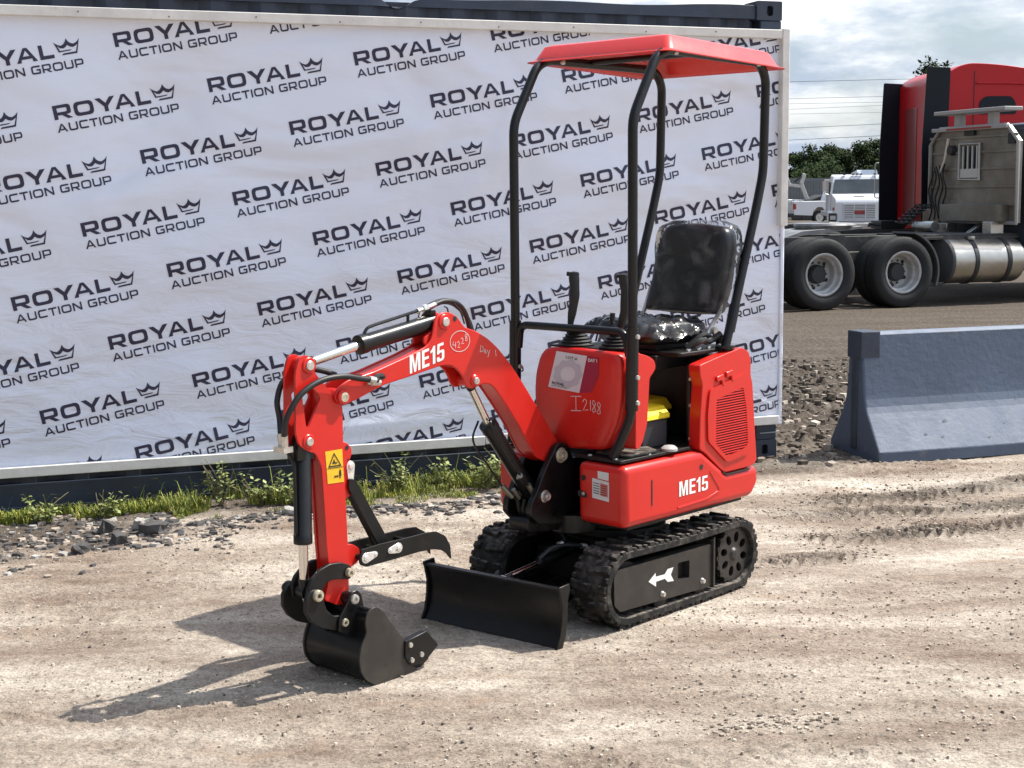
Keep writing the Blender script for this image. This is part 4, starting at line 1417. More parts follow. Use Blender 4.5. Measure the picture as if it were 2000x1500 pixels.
# ---------------- engine bay under the seat
mb = MB()
mb.box(-.36, -.16, -.27, .30, .68, 1.02)
mb.prism(rnd_poly([(.03, -.20), (.06, .31), (-.345, .31), (-.345, -.27), (.03, -.27)], .03, 3), 1.045, 1.062, 'z')
mb.box(-.30, .08, -.22, .20, .985, 1.045)
mb.box(-.05, .01, -.26, -.20, .66, 1.0)
mb.box(-.005, .004, .300, .316, .66, 1.01)
bay = part('seat_base', mb, BLACKM, EX, bevel=.006)
mb = MB()
for k in range(9):
    x_ = -.02 - k * .036
    mb.lathe([(0, .010), (.008, .008), (.010, .0)], 8, (x_, .29 - .02 * (k % 2), 1.063), 'z')
for z_ in (.70, .84, .95): mb.lathe([(0, .322), (.007, .320), (.008, .315)], 8, (.0, 0, z_))
for (y_, z_) in ((-.05, 1.015), (.05, 1.02), (.15, 1.01)): mb.lathe([(0, .086), (.008, .084), (.009, .079)], 8, (0, y_, z_), 'x')
part('bolt', mb, BOLT, bay)
mb = MB()
mb.tube(smooth_line([(-.05, .26, 1.07), (-.10, .30, 1.10), (-.18, .28, 1.09), (-.24, .30, 1.12)]), .014, 8)
mb.tube(smooth_line([(-.08, .24, 1.07), (-.16, .27, 1.12), (-.26, .25, 1.09), (-.32, .22, 1.12)]), .012, 8)
mb.lathe([(.022, 0), (.024, .02), (.020, .045), (0, .05)], 16, (-.30, .26, 1.062), 'z')
part('cable_bundle', mb, HOSE, bay)
LID = mat('shaded_yellow', (.72, .55, .02), .45)  # shade on the far battery lid, painted in as a dimmer yellow
for (x0, y0, nm) in ((.055, .080, 'near'), (-.145, -.06, 'far')):
    mb = MB(); mb.box(x0 + .008, x0 + .172, y0 + .006, y0 + .166, .677, .795)
    for k in range(4): mb.box(x0 + .004, x0 + .176, y0 + .002, y0 + .170, .784 - .0, .792)
    bt = part('battery', mb, mat('battery_case', (.028, .030, .036), .5), EX, bevel=.008)
    mb = MB()
    mb.prism(rnd_poly([(y0, .790), (y0 + .176, .790), (y0 + .176, .808), (y0 + .160, .822), (y0 + .145, .840), (y0 + .03, .846), (y0, .83)], .005, 2), x0, x0 + .190, 'x')
    part('battery_lid', mb, YELLOW if nm == 'near' else LID, bt, bevel=.004)

# ---------------- console
REDD = RED
cf = rnd_poly([(-.150, .90), (-.142, .985), (-.118, 1.06), (-.085, 1.092), (.0, 1.101), (.262, 1.096), (.300, 1.082), (.310, 1.03), (.308, .90), (.286, .80), (.262, .752), (.228, .700), (-.03, .684), (-.13, .75)],
              [.05, .02, .03, .03, .03, .03, .03, .03, .05, .04, .03, .03, .05, .05], 4)
mb = MB()
# lofted shell: front ring (bulging), side ring, back
cyc, czc = sum(p[0] for p in cf) / len(cf), sum(p[1] for p in cf) / len(cf)


def ring(sc, x, dy=0.):
    return [(x, cyc + (p[0] - cyc) * sc + dy, czc + (p[1] - czc) * sc) for p in cf]


rings = [ring(.02, .456), ring(.45, .456), ring(.80, .4545), ring(.93, .4515), ring(.975, .447), ring(1.0, .437), ring(1.0, .415), ring(1.0, .36), ring(1.0, .31), ring(.97, .296)]
V = [p for rg in rings for p in rg]; n = len(cf); F = []
for i in range(len(rings) - 1):
    for k in range(n): F.append((i * n + k, i * n + (k + 1) % n, (i + 1) * n + (k + 1) % n, (i + 1) * n + k))
F += [tuple(range(n)), tuple(range((len(rings) - 1) * n, len(rings) * n))]
mb.add(V, F)
cs = part('console', mb, REDD, EX, angle=60)
mb = MB()
ear = rnd_poly([(.36, 1.088), (.305, 1.074), (.262, 1.052), (.255, 1.02), (.275, 1.0), (.295, .985), (.31, .80), (.345, .72), (.385, .70), (.385, 1.088)], .02, 3)
mb.prism(ear, .20, .335)
part('console_flank', mb, REDD, cs, bevel=.018, seg=3, angle=50)
mb = MB(); mb.box(.30, .415, -.09, .25, 1.095, 1.1025); part('console_top', mb, BLACKM, cs, bevel=.003)
XC = .4572
SHT = mat('lot_sheet_paper', (.62, .60, .64), .45)
GREYP = mat('sheet_grey_print', (.46, .44, .50), .5)
PURP = mat('sheet_maroon_panel', (.30, .012, .045), .45)
mb = MB()
q4 = [(-.062, .934), (.104, .922), (.146, 1.074), (-.016, 1.084)]
mb.add([(XC, a_, b_) for a_, b_ in q4], [(0, 1, 2, 3)], 0)


def onsheet(s_, t_):   # bilinear 0..1
    a_ = [q4[0][i] * (1 - s_) + q4[1][i] * s_ for i in (0, 1)]; b_ = [q4[3][i] * (1 - s_) + q4[2][i] * s_ for i in (0, 1)]
    return (a_[0] * (1 - t_) + b_[0] * t_, a_[1] * (1 - t_) + b_[1] * t_)


def sheettext(s, s0, t0, ws, hs, mi, bold=.01):
    v_, f_ = text2d(s, 1, bold)
    x0 = min(p[0] for p in v_); x1 = max(p[0] for p in v_); y0 = min(p[1] for p in v_); y1 = max(p[1] for p in v_)
    mb.add([(XC + .0024, *onsheet(s0 + (p[0] - x0) / (x1 - x0) * ws, t0 + (p[1] - y0) / (y1 - y0) * hs)) for p in v_], f_, mi)


gearp = [onsheet(.52 + .42 * math.cos(2 * PI * k / 36) * (1 + .1 * (k % 4 < 2)), .44 + .36 * math.sin(2 * PI * k / 36) * (1 + .1 * (k % 4 < 2))) for k in range(36)]
gearh = [onsheet(.52 + .24 * math.cos(2 * PI * k / 24), .44 + .2 * math.sin(2 * PI * k / 24)) for k in range(24)]
v_, f_ = fill2d([gearp, gearh]); mb.add([(XC + .0012, a_, b_) for a_, b_ in v_], f_, 1)
sheettext('LOT #', .36, .84, .36, .075, 2)
sheettext('ROYAL', .10, .10, .40, .075, 2, .03)
sheettext('AUCTION GROUP', .10, .045, .5, .03, 2)
mb.add([(XC, a_, b_) for a_, b_ in [(.107, .922), (.168, .930), (.205, 1.0), (.203, 1.071), (.149, 1.074)]], [(0, 1, 2, 3, 4)], 3)
put2d(mb, text2d('DAY 1', 1, .02), (XC + .0012, .152, 1.052), (0, 1, -.02), (0, 0, 1), 4, fit=(.046, .013))
part('lot_sheet', mb, [SHT, GREYP, INK, PURP, WHITE], cs, smooth=False, label='pinned auction lot sheet with a maroon strip')
mb = MB()
W_ = .0042


def hand(pts, o, s, mb, w=.0035):
    strip2d(mb, [(a_ * s, b_ * s) for a_, b_ in pts], w, *o)


o_ = ((XC + .0, .0, 0.), (0, 1, 0), (0, 0, 1))
for pts in ([(.060, .905), (.114, .909)], [(.086, .907), (.087, .849)], [(.060, .847), (.114, .851)],
            [(.122, .888), (.130, .900), (.141, .896), (.142, .885), (.124, .854), (.150, .858)],
            [(.162, .898), (.163, .856)],
            [(.186, .894), (.176, .898), (.172, .888), (.186, .870), (.188, .856), (.178, .850), (.172, .860), (.186, .878), (.188, .890)],
            [(.212, .888), (.202, .893), (.197, .883), (.212, .864), (.213, .850), (.203, .845), (.197, .855), (.212, .874), (.214, .886)]):
    hand(pts, o_, 1., mb)
part('marker_number', mb, CHALK, cs, smooth=False)

# ---------------- seat
mb = MB()
bp_ = rnd_poly([(-.125, 1.20), (.262, 1.195), (.298, 1.32), (.306, 1.50), (.285, 1.565), (.10, 1.585), (-.03, 1.575), (-.066, 1.52), (-.095, 1.33)], [.02, .02, .05, .05, .06, .05, .06, .05, .05], 5)
bp_ = [(p[0] - .012, p[1]) for p in bp_]
for k, (sc, x) in enumerate([(.5, -.262), (.86, -.258), (.95, -.266), (1., -.285), (1., -.335), (.9, -.352)]):
    pass
cy_, cz_ = .09, 1.39
V = []; F = []; n = len(bp_)
RG = [(.5, -.264), (.84, -.258), (.94, -.264), (1., -.283), (1., -.335), (.93, -.352), (.3, -.354)]
for sc, x in RG: V += [(x - (p[1] - 1.2) * .10, cy_ + (p[0] - cy_) * sc, cz_ + (p[1] - cz_) * sc) for p in bp_]
for i in range(len(RG) - 1):
    for k in range(n): F.append((i * n + k, i * n + (k + 1) % n, (i + 1) * n + (k + 1) % n, (i + 1) * n + k))
F += [tuple(range(n)), tuple(range((len(RG) - 1) * n, len(RG) * n))]
mb.add(V, F)
# cushion
cp = rnd_poly([(.10, -.12), (.12, .03), (.10, .20), (-.24, .25), (-.27, -.14)], .06, 5)
mc = MB(); n = len(cp); V = []; F = []
RG2 = [(.6, 1.180), (.9, 1.176), (.98, 1.162), (1., 1.14), (.97, 1.105), (.85, 1.085)]
ccx, ccy = -.07, .05
for sc, z in RG2: V += [(ccx + (p[0] - ccx) * sc, ccy + (p[1] - ccy) * sc, z + .02 * max(0, p[0] + .0)) for p in cp]
for i in range(len(RG2) - 1):
    for k in range(n): F.append((i * n + k, i * n + (k + 1) % n, (i + 1) * n + (k + 1) % n, (i + 1) * n + k))
F += [tuple(range(n)), tuple(range((len(RG2) - 1) * n, len(RG2) * n))]
mc.add(V, F)
mc.box(-.20, .02, -.05, .15, 1.06, 1.09)
seat = part('seat', mc, SEATM, EX, angle=60)
part('backrest', mb, SEATM, seat, angle=60)
mb = MB(); mb.tube(smooth_line([(-.285, -.10, 1.205), (-.290, .09, 1.195), (-.285, .24, 1.20)]), .004, 6); part('piping', mb, mat('dark_red_piping', (.12, .02, .02), .6), seat)
mb = MB(); mb.tube([(-.22, .245, 1.12), (-.29, .255, 1.20), (-.33, .25, 1.30)], .010, 8); mb.tube([(-.22, -.14, 1.12), (-.29, -.145, 1.20), (-.33, -.14, 1.30)], .010, 8)
mb.cyl((-.24, .262, 1.13), (-.24, .275, 1.13), .016, 12)
part('seat_bracket', mb, BOLT, seat)
# clear plastic film, crumpled, over cushion and back
FILM = bpy.data.materials.new('clear_film'); FILM.use_nodes = True
t = FILM.node_tree; t.nodes.clear()
fo = node(t, 'ShaderNodeOutputMaterial'); gl = node(t, 'ShaderNodeBsdfGlossy'); gl.inputs['Roughness'].default_value = .16
tb = node(t, 'ShaderNodeBsdfTransparent'); tb.inputs[0].default_value = (.93, .94, .95, 1)
df = node(t, 'ShaderNodeBsdfDiffuse'); df.inputs[0].default_value = (.8, .82, .84, 1)
m1 = node(t, 'ShaderNodeMixShader'); m2 = node(t, 'ShaderNodeMixShader')
tcn = node(t, 'ShaderNodeTexCoord'); nn = node(t, 'ShaderNodeTexNoise', i_Scale=9.0, i_Detail=3.0, i_Distortion=1.2)
t.links.new(tcn.outputs['Object'], nn.inputs['Vector'])
bn_ = node(t, 'ShaderNodeBump', i_Strength=.8, i_Distance=.012); t.links.new(nn.outputs['Fac'], bn_.inputs['Height'])
t.links.new(bn_.outputs[0], gl.inputs['Normal'])
rp_ = ramp(t, [(.46, .015), (.75, .13)]); t.links.new(nn.outputs['Fac'], rp_.inputs[0])
t.links.new(rp_.outputs[0], m1.inputs[0]); t.links.new(tb.outputs[0], m1.inputs[1]); t.links.new(df.outputs[0], m1.inputs[2])
fr = node(t, 'ShaderNodeFresnel'); fr.inputs[0].default_value = 1.32
t.links.new(bn_.outputs[0], fr.inputs['Normal'])
t.links.new(fr.outputs[0], m2.inputs[0]); t.links.new(m1.outputs[0], m2.inputs[1]); t.links.new(gl.outputs[0], m2.inputs[2]); t.links.new(m2.outputs[0], fo.inputs[0])
r_ = random.Random(4)
mb = MB(); NN = 30; V = []; F = []
for j in range(NN + 1):
    for i in range(NN + 1):
        a_, b_ = i / NN, j / NN
        x = -.27 + .42 * a_; y = -.17 + .43 * b_
        e = min(a_, 1 - a_, b_, 1 - b_)
        z = 1.186 + .008 * math.sin(a_ * 9 + b_ * 5) + .006 * math.sin(a_ * 23 - b_ * 17) + r_.uniform(-.005, .006)
        if e < .12: z -= (.12 - e) * .55
        V.append((x + r_.uniform(-.003, .003), y + r_.uniform(-.003, .003), z))
for j in range(NN):
    for i in range(NN): F.append((j * (NN + 1) + i, j * (NN + 1) + i + 1, (j + 1) * (NN + 1) + i + 1, (j + 1) * (NN + 1) + i))
mb.add(V, F); part('cushion_film', mb, FILM, seat, angle=40)
mb = MB(); V = []; F = []; NA, NB_ = 40, 18
for j in range(NB_ + 1):
    z = 1.20 + .395 * j / NB_
    for i in range(NA):
        a_ = 2 * PI * i / NA
        w_ = .212 - .008 * (j / NB_); dd = .058
        k_ = 1. if j < NB_ - 2 else (.97 if j == NB_ - 2 else (.88 if j == NB_ - 1 else .6))
        cx = -.308 - (z - 1.2) * .10; cyy = .088 + .014
        sx_ = math.copysign(abs(math.cos(a_)) ** .55, math.cos(a_)); sy_ = math.copysign(abs(math.sin(a_)) ** .45, math.sin(a_))
        V.append((cx + dd * sx_ * k_ + .0015 * math.sin(a_ * 5 + z * 30), cyy + (w_ * sy_ + (.014 if sy_ > 0 else .0) * abs(sy_)) * k_ + .003 * math.sin(z * 55 + a_), z))
for j in range(NB_):
    for i in range(NA): F.append((j * NA + i, j * NA + (i + 1) % NA, (j + 1) * NA + (i + 1) % NA, (j + 1) * NA + i))
F.append(tuple(range(NB_ * NA, (NB_ + 1) * NA)))
mb.add(V, F); part('backrest_film', mb, FILM, seat, angle=50)

# ---------------- levers
for (y, top, bx) in ((-.016, [(.37, -.020, 1.13), (.36, -.022, 1.20), (.352, -.014, 1.27), (.350, -.010, 1.33), (.345, -.018, 1.385)], 'boot'),
                     (.245, [(.35, .215, 1.13), (.352, .232, 1.19), (.348, .250, 1.25), (.346, .254, 1.32), (.350, .246, 1.385)], 'boot')):
    mb = MB()
    pts = smooth_line(top, 5); n_ = len(pts)
    mb.tube(pts, [.0135 + .0075 * min(1, max(0, i / n_ - .2) * 3) + .0010 * math.sin(i * 1.1) for i in range(n_)], 14)
    q_ = Vector(pts[-1]); mb.lathe([(.019, -.008), (.023, .002), (.020, .012), (0, .016)], 14, tuple(q_), 'z')
    mb.cyl(q_ + Vector((.0, -.012 if y < .1 else -.014, .004)), q_ + Vector((.012, -.028, .006)), .009, 8)
    lv_ = part('control_lever', mb, GRIP, cs)
    mb = MB(); c0 = Vector(top[0])
    prof = []
    for k in range(6):
        r0 = .072 - k * .0095
        prof += [(r0, k * .0125), (r0 + .004, k * .0125 + .005), (r0 - .005, k * .0125 + .009)]
    prof += [(.016, .082), (.0, .084)]
    mb.lathe(prof, 22, (c0.x, c0.y + (.035 if y < .1 else 0), 1.103), 'z')
    part('lever_boot', mb, GRIP, cs)
mb = MB(); mb.cyl((.33, .160, 1.12), (.325, .166, 1.20), .005, 8); mb.cyl((.325, .166, 1.195), (.323, .168, 1.238), .011, 10)
mb.cyl((.33, .085, 1.12), (.325, .098, 1.175), .004, 8)
part('small_lever', mb, GRIP, cs)

# ---------------- canopy frame and roof
PR = .0195
FY = (-.280, .343); RY = (-.225, .330)
for k in (0, 1):
    yf, yr = FY[k], RY[k]
    mb = MB()
    low = [(.468, yf - (.055 if k else -.02), .680), (.422, yf, .850), (.418, yf, 1.00), (.416, yf, 1.19)]
    pts = bend(low + [(.416, yf, 2.003), (.272, yf, 2.240), (.20, yf, 2.272), (-.46, yr, 2.262), (-.515, yr, 2.20), (-.503, yr, 1.80), (-.455, yr, 1.655), (-.295, yr, 1.225), (-.232, yr, 1.065)], .05, 5)
    mb.tube(pts, PR, 14)
    mb.cyl((.4215, yf, .868), (.416, yf, 1.192), PR * 1.28, 16)
    mb.cyl((-.262, yr, 1.13), (-.300, yr, 1.24), PR * 1.15, 14)
    mb.lathe([(0, 0), (.042, 0), (.042, .01), (0, .01)], 14, (-.232, yr, 1.062), 'z')
    cp_ = part('canopy_post', mb, BLACK, EX, angle=40, label='left canopy post nearest the camera' if k else 'far side canopy post')
    mb = MB()
    for z_ in (.90, 1.00, 1.16):
        mb.lathe([(0, PR * 1.28 + .009), (.009, PR * 1.28 + .008), (.010, PR * 1.28 - .002)], 8, (.418, yf, z_), 'y')
    for (x_, z_) in ((.16, 2.262), (-.42, 2.25)):
        mb.lathe([(0, PR + .010), (.010, PR + .008), (.010, PR - .004)], 8, (x_, (yf + yr) / 2 + (-.0 if k else 0), z_), 'y')
    part('bolt', mb, BOLT, cp_)
mb = MB()
mb.tube(bend([(.416, FY[0] + .018, 1.08), (.418, FY[0] + .030, 1.176), (.418, FY[1] - .035, 1.176), (.416, FY[1] - .018, 1.08)], .05, 6), .0165, 12)
part('guard_bar', mb, BLACK, EX)
mb = MB(); mb.cyl((-.05, -.25, 2.275), (-.05, .326, 2.275), .013, 10)
part('cross_tube', mb, BLACK, EX)
# roof shell
RX0, RX1, RY0, RY1 = -.565, .262, -.355, .405
plan = rnd_poly([(RX1, RY0), (RX1, RY1), (RX0, RY1), (RX0, RY0)], .03, 4)
cxr, cyr = (RX0 + RX1) / 2, (RY0 + RY1) / 2


def rr_ring(inx, z, tilt=.028):
    o = []
    for p in plan:
        x = p[0] + math.copysign(inx, cxr - p[0]) if abs(p[0] - cxr) > .01 else p[0]
        y = p[1] + math.copysign(inx, cyr - p[1]) if abs(p[1] - cyr) > .01 else p[1]
        o.append((x, y, z + (x - cxr) / (RX1 - RX0) * tilt))
    return o


rings = [rr_ring(.0, 2.246), rr_ring(-.0, 2.250), rr_ring(.018, 2.256), rr_ring(.026, 2.264), rr_ring(.050, 2.312), rr_ring(.075, 2.322), rr_ring(.15, 2.326), rr_ring(.165, 2.334), rr_ring(.25, 2.337), rr_ring(.30, 2.338)]
n = len(plan); V = [p for rg in rings for p in rg]; F = []
for i in range(len(rings) - 1):
    for k in range(n): F.append((i * n + k, i * n + (k + 1) % n, (i + 1) * n + (k + 1) % n, (i + 1) * n + k))
F.append(tuple(range((len(rings) - 1) * n, len(rings) * n)))
mb = MB(); mb.add(V, F)
CANR = mat('canopy_moulded_red', (.66, .032, .026), .30, coat=.12, noise=(5, .05), bump=(6, .12, .02), dirt=((.50, .10, .08), 18, .66, .9))
rf = part('canopy_roof', mb, CANR, EX, angle=60)
sm = rf.modifiers.new('shell', 'SOLIDIFY'); sm.thickness = .005; sm.offset = -1
mb = MB()
for (x_, y_) in ((.17, .33), (-.42, .335), (.17, -.29), (-.42, -.25)):
    mb.lathe([(0, -.012), (.012, -.010), (.013, .0)], 10, (x_, y_ - .045 if y_ > 0 else y_ + .045, 2.300), 'z')
part('roof_bolt', mb, BOLT, rf)

# ---------------- swing post
mb = MB()
kp = rnd_poly([(.452, .690), (.468, .712), (.505, .722), (.535, .708), (.586, .643), (.622, .590), (.653, .537), (.683, .50), (.690, .45), (.640, .405), (.43, .378), (.40, .50), (.43, .65)], .012, 3)
mb.prism(kp, .022, .048); mb.prism(kp, -.108, -.082)
mb.prism(rnd_poly([(.30, .385), (.30, .64), (.41, .64), (.44, .52), (.56, .46), (.68, .43), (.68, .375), (.45, .35)], .02, 3), -.082, .022)
mb.cyl((.40, .02, .345), (.40, .02, .42), .10, 24)
post = part('swing_post', mb, BLACK, EX, bevel=.004)
for (x, z, r) in ((.505, .669, .021), (.604, .516, .017)):
    mb = MB(); mb.cyl((x, -.125, z), (x, .062, z), r, 18); mb.lathe([(0, .066), (r * .35, .066), (r * .4, .062), (r * 1.0, .064), (r * 1.08, .050), (r * 1.5, .049), (r * 1.5, .046)], 20, (x, 0, z))
    part('pin', mb, PIN if r > .02 else BOLT, post)

# ---------------- boom
BN, BF = .015, -.075          # near and far faces
boom_pts = [(1.610, .992), (1.646, 1.004), (1.657, 1.029), (1.640, 1.053), (1.596, 1.077), (1.476, 1.095), (1.309, 1.136), (1.216, 1.164), (1.190, 1.184), (1.176, 1.225), (1.168, 1.265),
            (1.132, 1.287), (1.087, 1.282), (1.049, 1.262), (1.017, 1.222), (.958, 1.205), (.892, 1.172), (.835, 1.130), (.765, 1.062), (.677, .959), (.590, .850), (.500, .738), (.474, .700),
            (.474, .655), (.505, .632), (.545, .640), (.610, .666), (.641, .697), (.713, .807), (.797, .911), (.858, .980), (.895, .998), (.928, .997), (.962, .986), (.992, .985), (1.012, 1.002), (1.027, 1.037),
            (1.053, 1.065), (1.091, 1.086), (1.142, 1.087), (1.292, 1.063), (1.425, 1.044), (1.553, 1.006)]
bpp = rnd_poly(boom_pts, .02, 3)
mb = MB(); mb.prism(bpp, BN - .010, BN); mb.prism(bpp, BF, BF + .010)
fill = [(1.50, 1.030), (1.50, 1.086), (1.476, 1.090), (1.309, 1.131), (1.216, 1.158), (1.10, 1.185), (1.017, 1.214), (.958, 1.200), (.892, 1.167), (.835, 1.125), (.765, 1.057), (.677, .954), (.590, .845), (.500, .733), (.480, .700),
        (.480, .660), (.505, .640), (.545, .648), (.610, .671), (.641, .702), (.713, .812), (.797, .916), (.858, .985), (.91, 1.012), (.985, 1.060), (1.053, 1.070), (1.091, 1.091), (1.142, 1.092), (1.292, 1.068), (1.425, 1.049)]
mb.prism(fill, BF + .010, BN - .010)
boom = part('boom', mb, RED, EX, bevel=.003, angle=35)


def pin(x, z, r, parent, y0=BF - .012, y1=BN + .010, m=BOLT, name='pin'):
    mb = MB()
    mb.cyl((x, y0, z), (x, y1 - .004, z), r, 18)
    mb.lathe([(0, y1 + .004), (r * .85, y1 + .004), (r, y1 + .0015), (r, y1 - .008)], 18, (x, 0, z))
    return part(name, mb, m, parent)


def boss(x, z, r, parent, y0, y1, m=RED, name='pin_boss'):
    mb = MB(); mb.lathe([(0, y1), (r - .003, y1), (r, y1 - .003), (r, y0 + .003), (r - .003, y0), (0, y0)], 24, (x, 0, z)); return part(name, mb, m, parent)


pin(1.121, 1.249, .017, boom); boss(1.121, 1.249, .030, boom, BF - .006, BN + .006)
pin(.963, 1.014, .014, boom); boss(.963, 1.014, .024, boom, BF - .006, BN + .006)
boss(1.620, 1.022, .027, boom, BF - .010, BN + .012)
mb = MB(); mb.cyl((1.620, BF - .012, 1.022), (1.620, BN + .014, 1.022), .017, 18); mb.lathe([(0, .024), (.008, .024), (.009, .030), (.017, .029), (.018, .020)], 16, (1.620, 0, 1.022)); part('pin', mb, PIN, boom)
mb = MB(); mb.lathe([(0, BN + .0012), (.010, BN + .0012)], 12, (1.066, 0, 1.257)); part('hole', mb, INK, boom)
mb = MB()
for ya in (BF + .012, BN - .022): mb.prism(rnd_poly([(1.215, 1.195), (1.16, 1.225), (1.15, 1.19), (1.21, 1.165)], .01, 2), ya, ya + .01)
part('stop_tab', mb, RED, boom, bevel=.002)
mb = MB()
YB = BN + .0012
put2d(mb, model2d(), (1.300, YB, 1.072), (-1, 0, .213), (0.0, 0, 1), 0, fit=(.176, .066))
part('model_lettering', mb, WHITE, boom, smooth=False)
mb = MB()
ob_ = ((0, BN + .0012, 0), (1, 0, 0), (0, 0, 1))
cc = [(1.041 + .052 * math.cos(a), 1.171 + .039 * math.sin(a)) for a in [2 * PI * k / 30 + .3 for k in range(31)]]
strip2d(mb, cc, .0028, *ob_)
for pts in ([(1.076, 1.172), (1.080, 1.160), (1.062, 1.158)], [(1.064, 1.170), (1.066, 1.148)],
            [(1.056, 1.166), (1.048, 1.172), (1.044, 1.162), (1.054, 1.148), (1.040, 1.148)],
            [(1.036, 1.178), (1.028, 1.183), (1.024, 1.174), (1.034, 1.160), (1.020, 1.162)],
            [(1.004, 1.192), (1.012, 1.196), (1.014, 1.188), (1.002, 1.178), (1.004, 1.170), (1.012, 1.172), (1.012, 1.180), (1.002, 1.190)]):
    strip2d(mb, pts, .0028, *ob_)
for pts in ([(.934, 1.122), (.930, 1.146), (.918, 1.140), (.918, 1.124), (.934, 1.122)], [(.912, 1.128), (.904, 1.130), (.904, 1.118), (.912, 1.117), (.912, 1.128), (.900, 1.112)],
            [(.896, 1.126), (.888, 1.112), (.880, 1.126), (.892, 1.098)], [(.850, 1.122), (.846, 1.098)]):
    strip2d(mb, pts, .0028, *ob_)
part('marker_number', mb, CHALK, boom, smooth=False)
# hose slot on the boom side
mb = MB(); mb.prism(rnd_poly([(1.490, 1.052), (1.488, 1.070), (1.424, 1.085), (1.416, 1.068)], .008, 3), BN, BN + .0015); part('hose_slot', mb, INK, boom, smooth=False)


def cylinder(name, a, b, c, rb, rr_, parent, label=None, m=BLACK, gland=1.12):
    """hydraulic cylinder: barrel a->b, rod b->c"""
    a, b, c = Vector(a), Vector(b), Vector(c); d = (b - a).normalized()
    mb = MB(); mb.tube([a, a + d * .004, b - d * .034, b - d * .032, b - d * .002, b], [rb * .9, rb, rb, rb * gland, rb * gland, rb * .95], 24)
    mb.cyl((a.x, a.y - .022, a.z), (a.x, a.y + .022, a.z), rb * .85, 18)
    o = part(name, mb, m, parent, label=label)
    mb = MB(); mb.cyl(b - d * .01, c - d * .02, rr_, 18); part('rod', mb, CHROME, o)
    mb = MB(); mb.cyl((c.x, c.y - .018, c.z), (c.x, c.y + .018, c.z), rr_ * 1.5, 18); mb.cyl(c - d * .045, c, rr_ * 1.25, 14); part('rod_eye', mb, m, o)
    return o


bc = cylinder('boom_cylinder', (.604, BY, .516), (.850, BY, .832), (.963, BY, 1.014), .033, .015, EX, 'black lift cylinder leaning up under the boom')
mb = MB(); mb.tube(bend([(.840, -.01, .845), (.872, .005, .845), (.865, .01, .815), (.70, .012, .600), (.665, .01, .565)], .02), .0048, 8)
mb.tube(smooth_line([(.86, -.07, .84), (.87, -.09, .76), (.80, -.085, .66), (.72, -.08, .56), (.66, -.05, .49)]), .0042, 8)
part('oil_pipe', mb, BLACK, bc)
mb = MB(); mb.cyl((.665, .012, .568), (.630, .012, .520), .011, 10); mb.cyl((.70, -.005, .60), (.715, .014, .612), .012, 8); mb.cyl((.72, -.08, .56), (.68, -.06, .51), .011, 10); mb.cyl((.69, -.045, .545), (.66, -.04, .505), .010, 8); part('hose_fitting', mb, mat('dull_fitting', (.22, .20, .16), .4, metal=.7), bc)
mb = MB()
for k in range(3): mb.tube(smooth_line([(.66 - .02 * k, -.05 + .02 * k, .50), (.64, -.05 + .02 * k, .44), (.56 - .03 * k, -.03 + .02 * k, .395), (.45, -.02 + .02 * k, .40)]), .009, 8)
part('hose', mb, HOSE, bc)

sc_ = cylinder('stick_cylinder', (1.121, BY, 1.249), (1.505, BY, 1.190), (1.757, BY, 1.143), .032, .0165, EX, 'black cylinder with bright rod along the top of the boom')
mb = MB()
mb.tube(bend([(1.478, BY, 1.225), (1.462, BY, 1.248), (1.43, BY, 1.256), (1.245, BY, 1.288), (1.19, BY, 1.298)], .015), .0062, 8)
mb.cyl((1.262, BY, 1.255), (1.262, BY, 1.284), .006, 8)
mb.box(1.14, 1.165, BY - .02, BY + .02, 1.262, 1.292)
part('oil_pipe', mb, BLACK, sc_)
mb = MB(); mb.cyl((1.215, BY, 1.293), (1.185, BY, 1.300), .010, 8); mb.cyl((1.187, BY, 1.299), (1.165, BY, 1.303), .014, 6); mb.cyl((1.168, BY, 1.302), (1.120, BY, 1.313), .009, 8)
mb.cyl((1.19, BY - .03, 1.288), (1.15, BY - .03, 1.296), .010, 6); mb.cyl((1.215, BY + .01, 1.270), (1.205, BY + .01, 1.290), .007, 6)
part('hose_fitting', mb, BOLT, sc_)
mb = MB()
mb.tube(smooth_line([(1.120, BY, 1.313), (1.074, BY, 1.321), (1.010, BY, 1.310), (.955, BY - .01, 1.268), (.915, BY - .02, 1.190)]), .010, 10)
mb.tube(smooth_line([(1.15, BY - .03, 1.297), (1.06, BY - .04, 1.318), (.985, BY - .045, 1.308), (.925, BY - .04, 1.262), (.885, BY - .04, 1.165)]), .010, 10)
mb.tube(smooth_line([(1.12, BY - .05, 1.290), (1.04, BY - .055, 1.312), (.965, BY - .06, 1.300), (.90, BY - .05, 1.240), (.865, BY - .05, 1.150)]), .009, 10)
mb.tube(smooth_line([(1.085, BY + .01, 1.302), (1.07, BY + .01, 1.295), (1.055, BY, 1.276)]), .003, 6)
mb.tube(smooth_line([(1.035, BY + .01, 1.312), (1.01, BY + .02, 1.278), (.990, BY + .02, 1.232)]), .0035, 6)
part('hose', mb, HOSE, sc_)

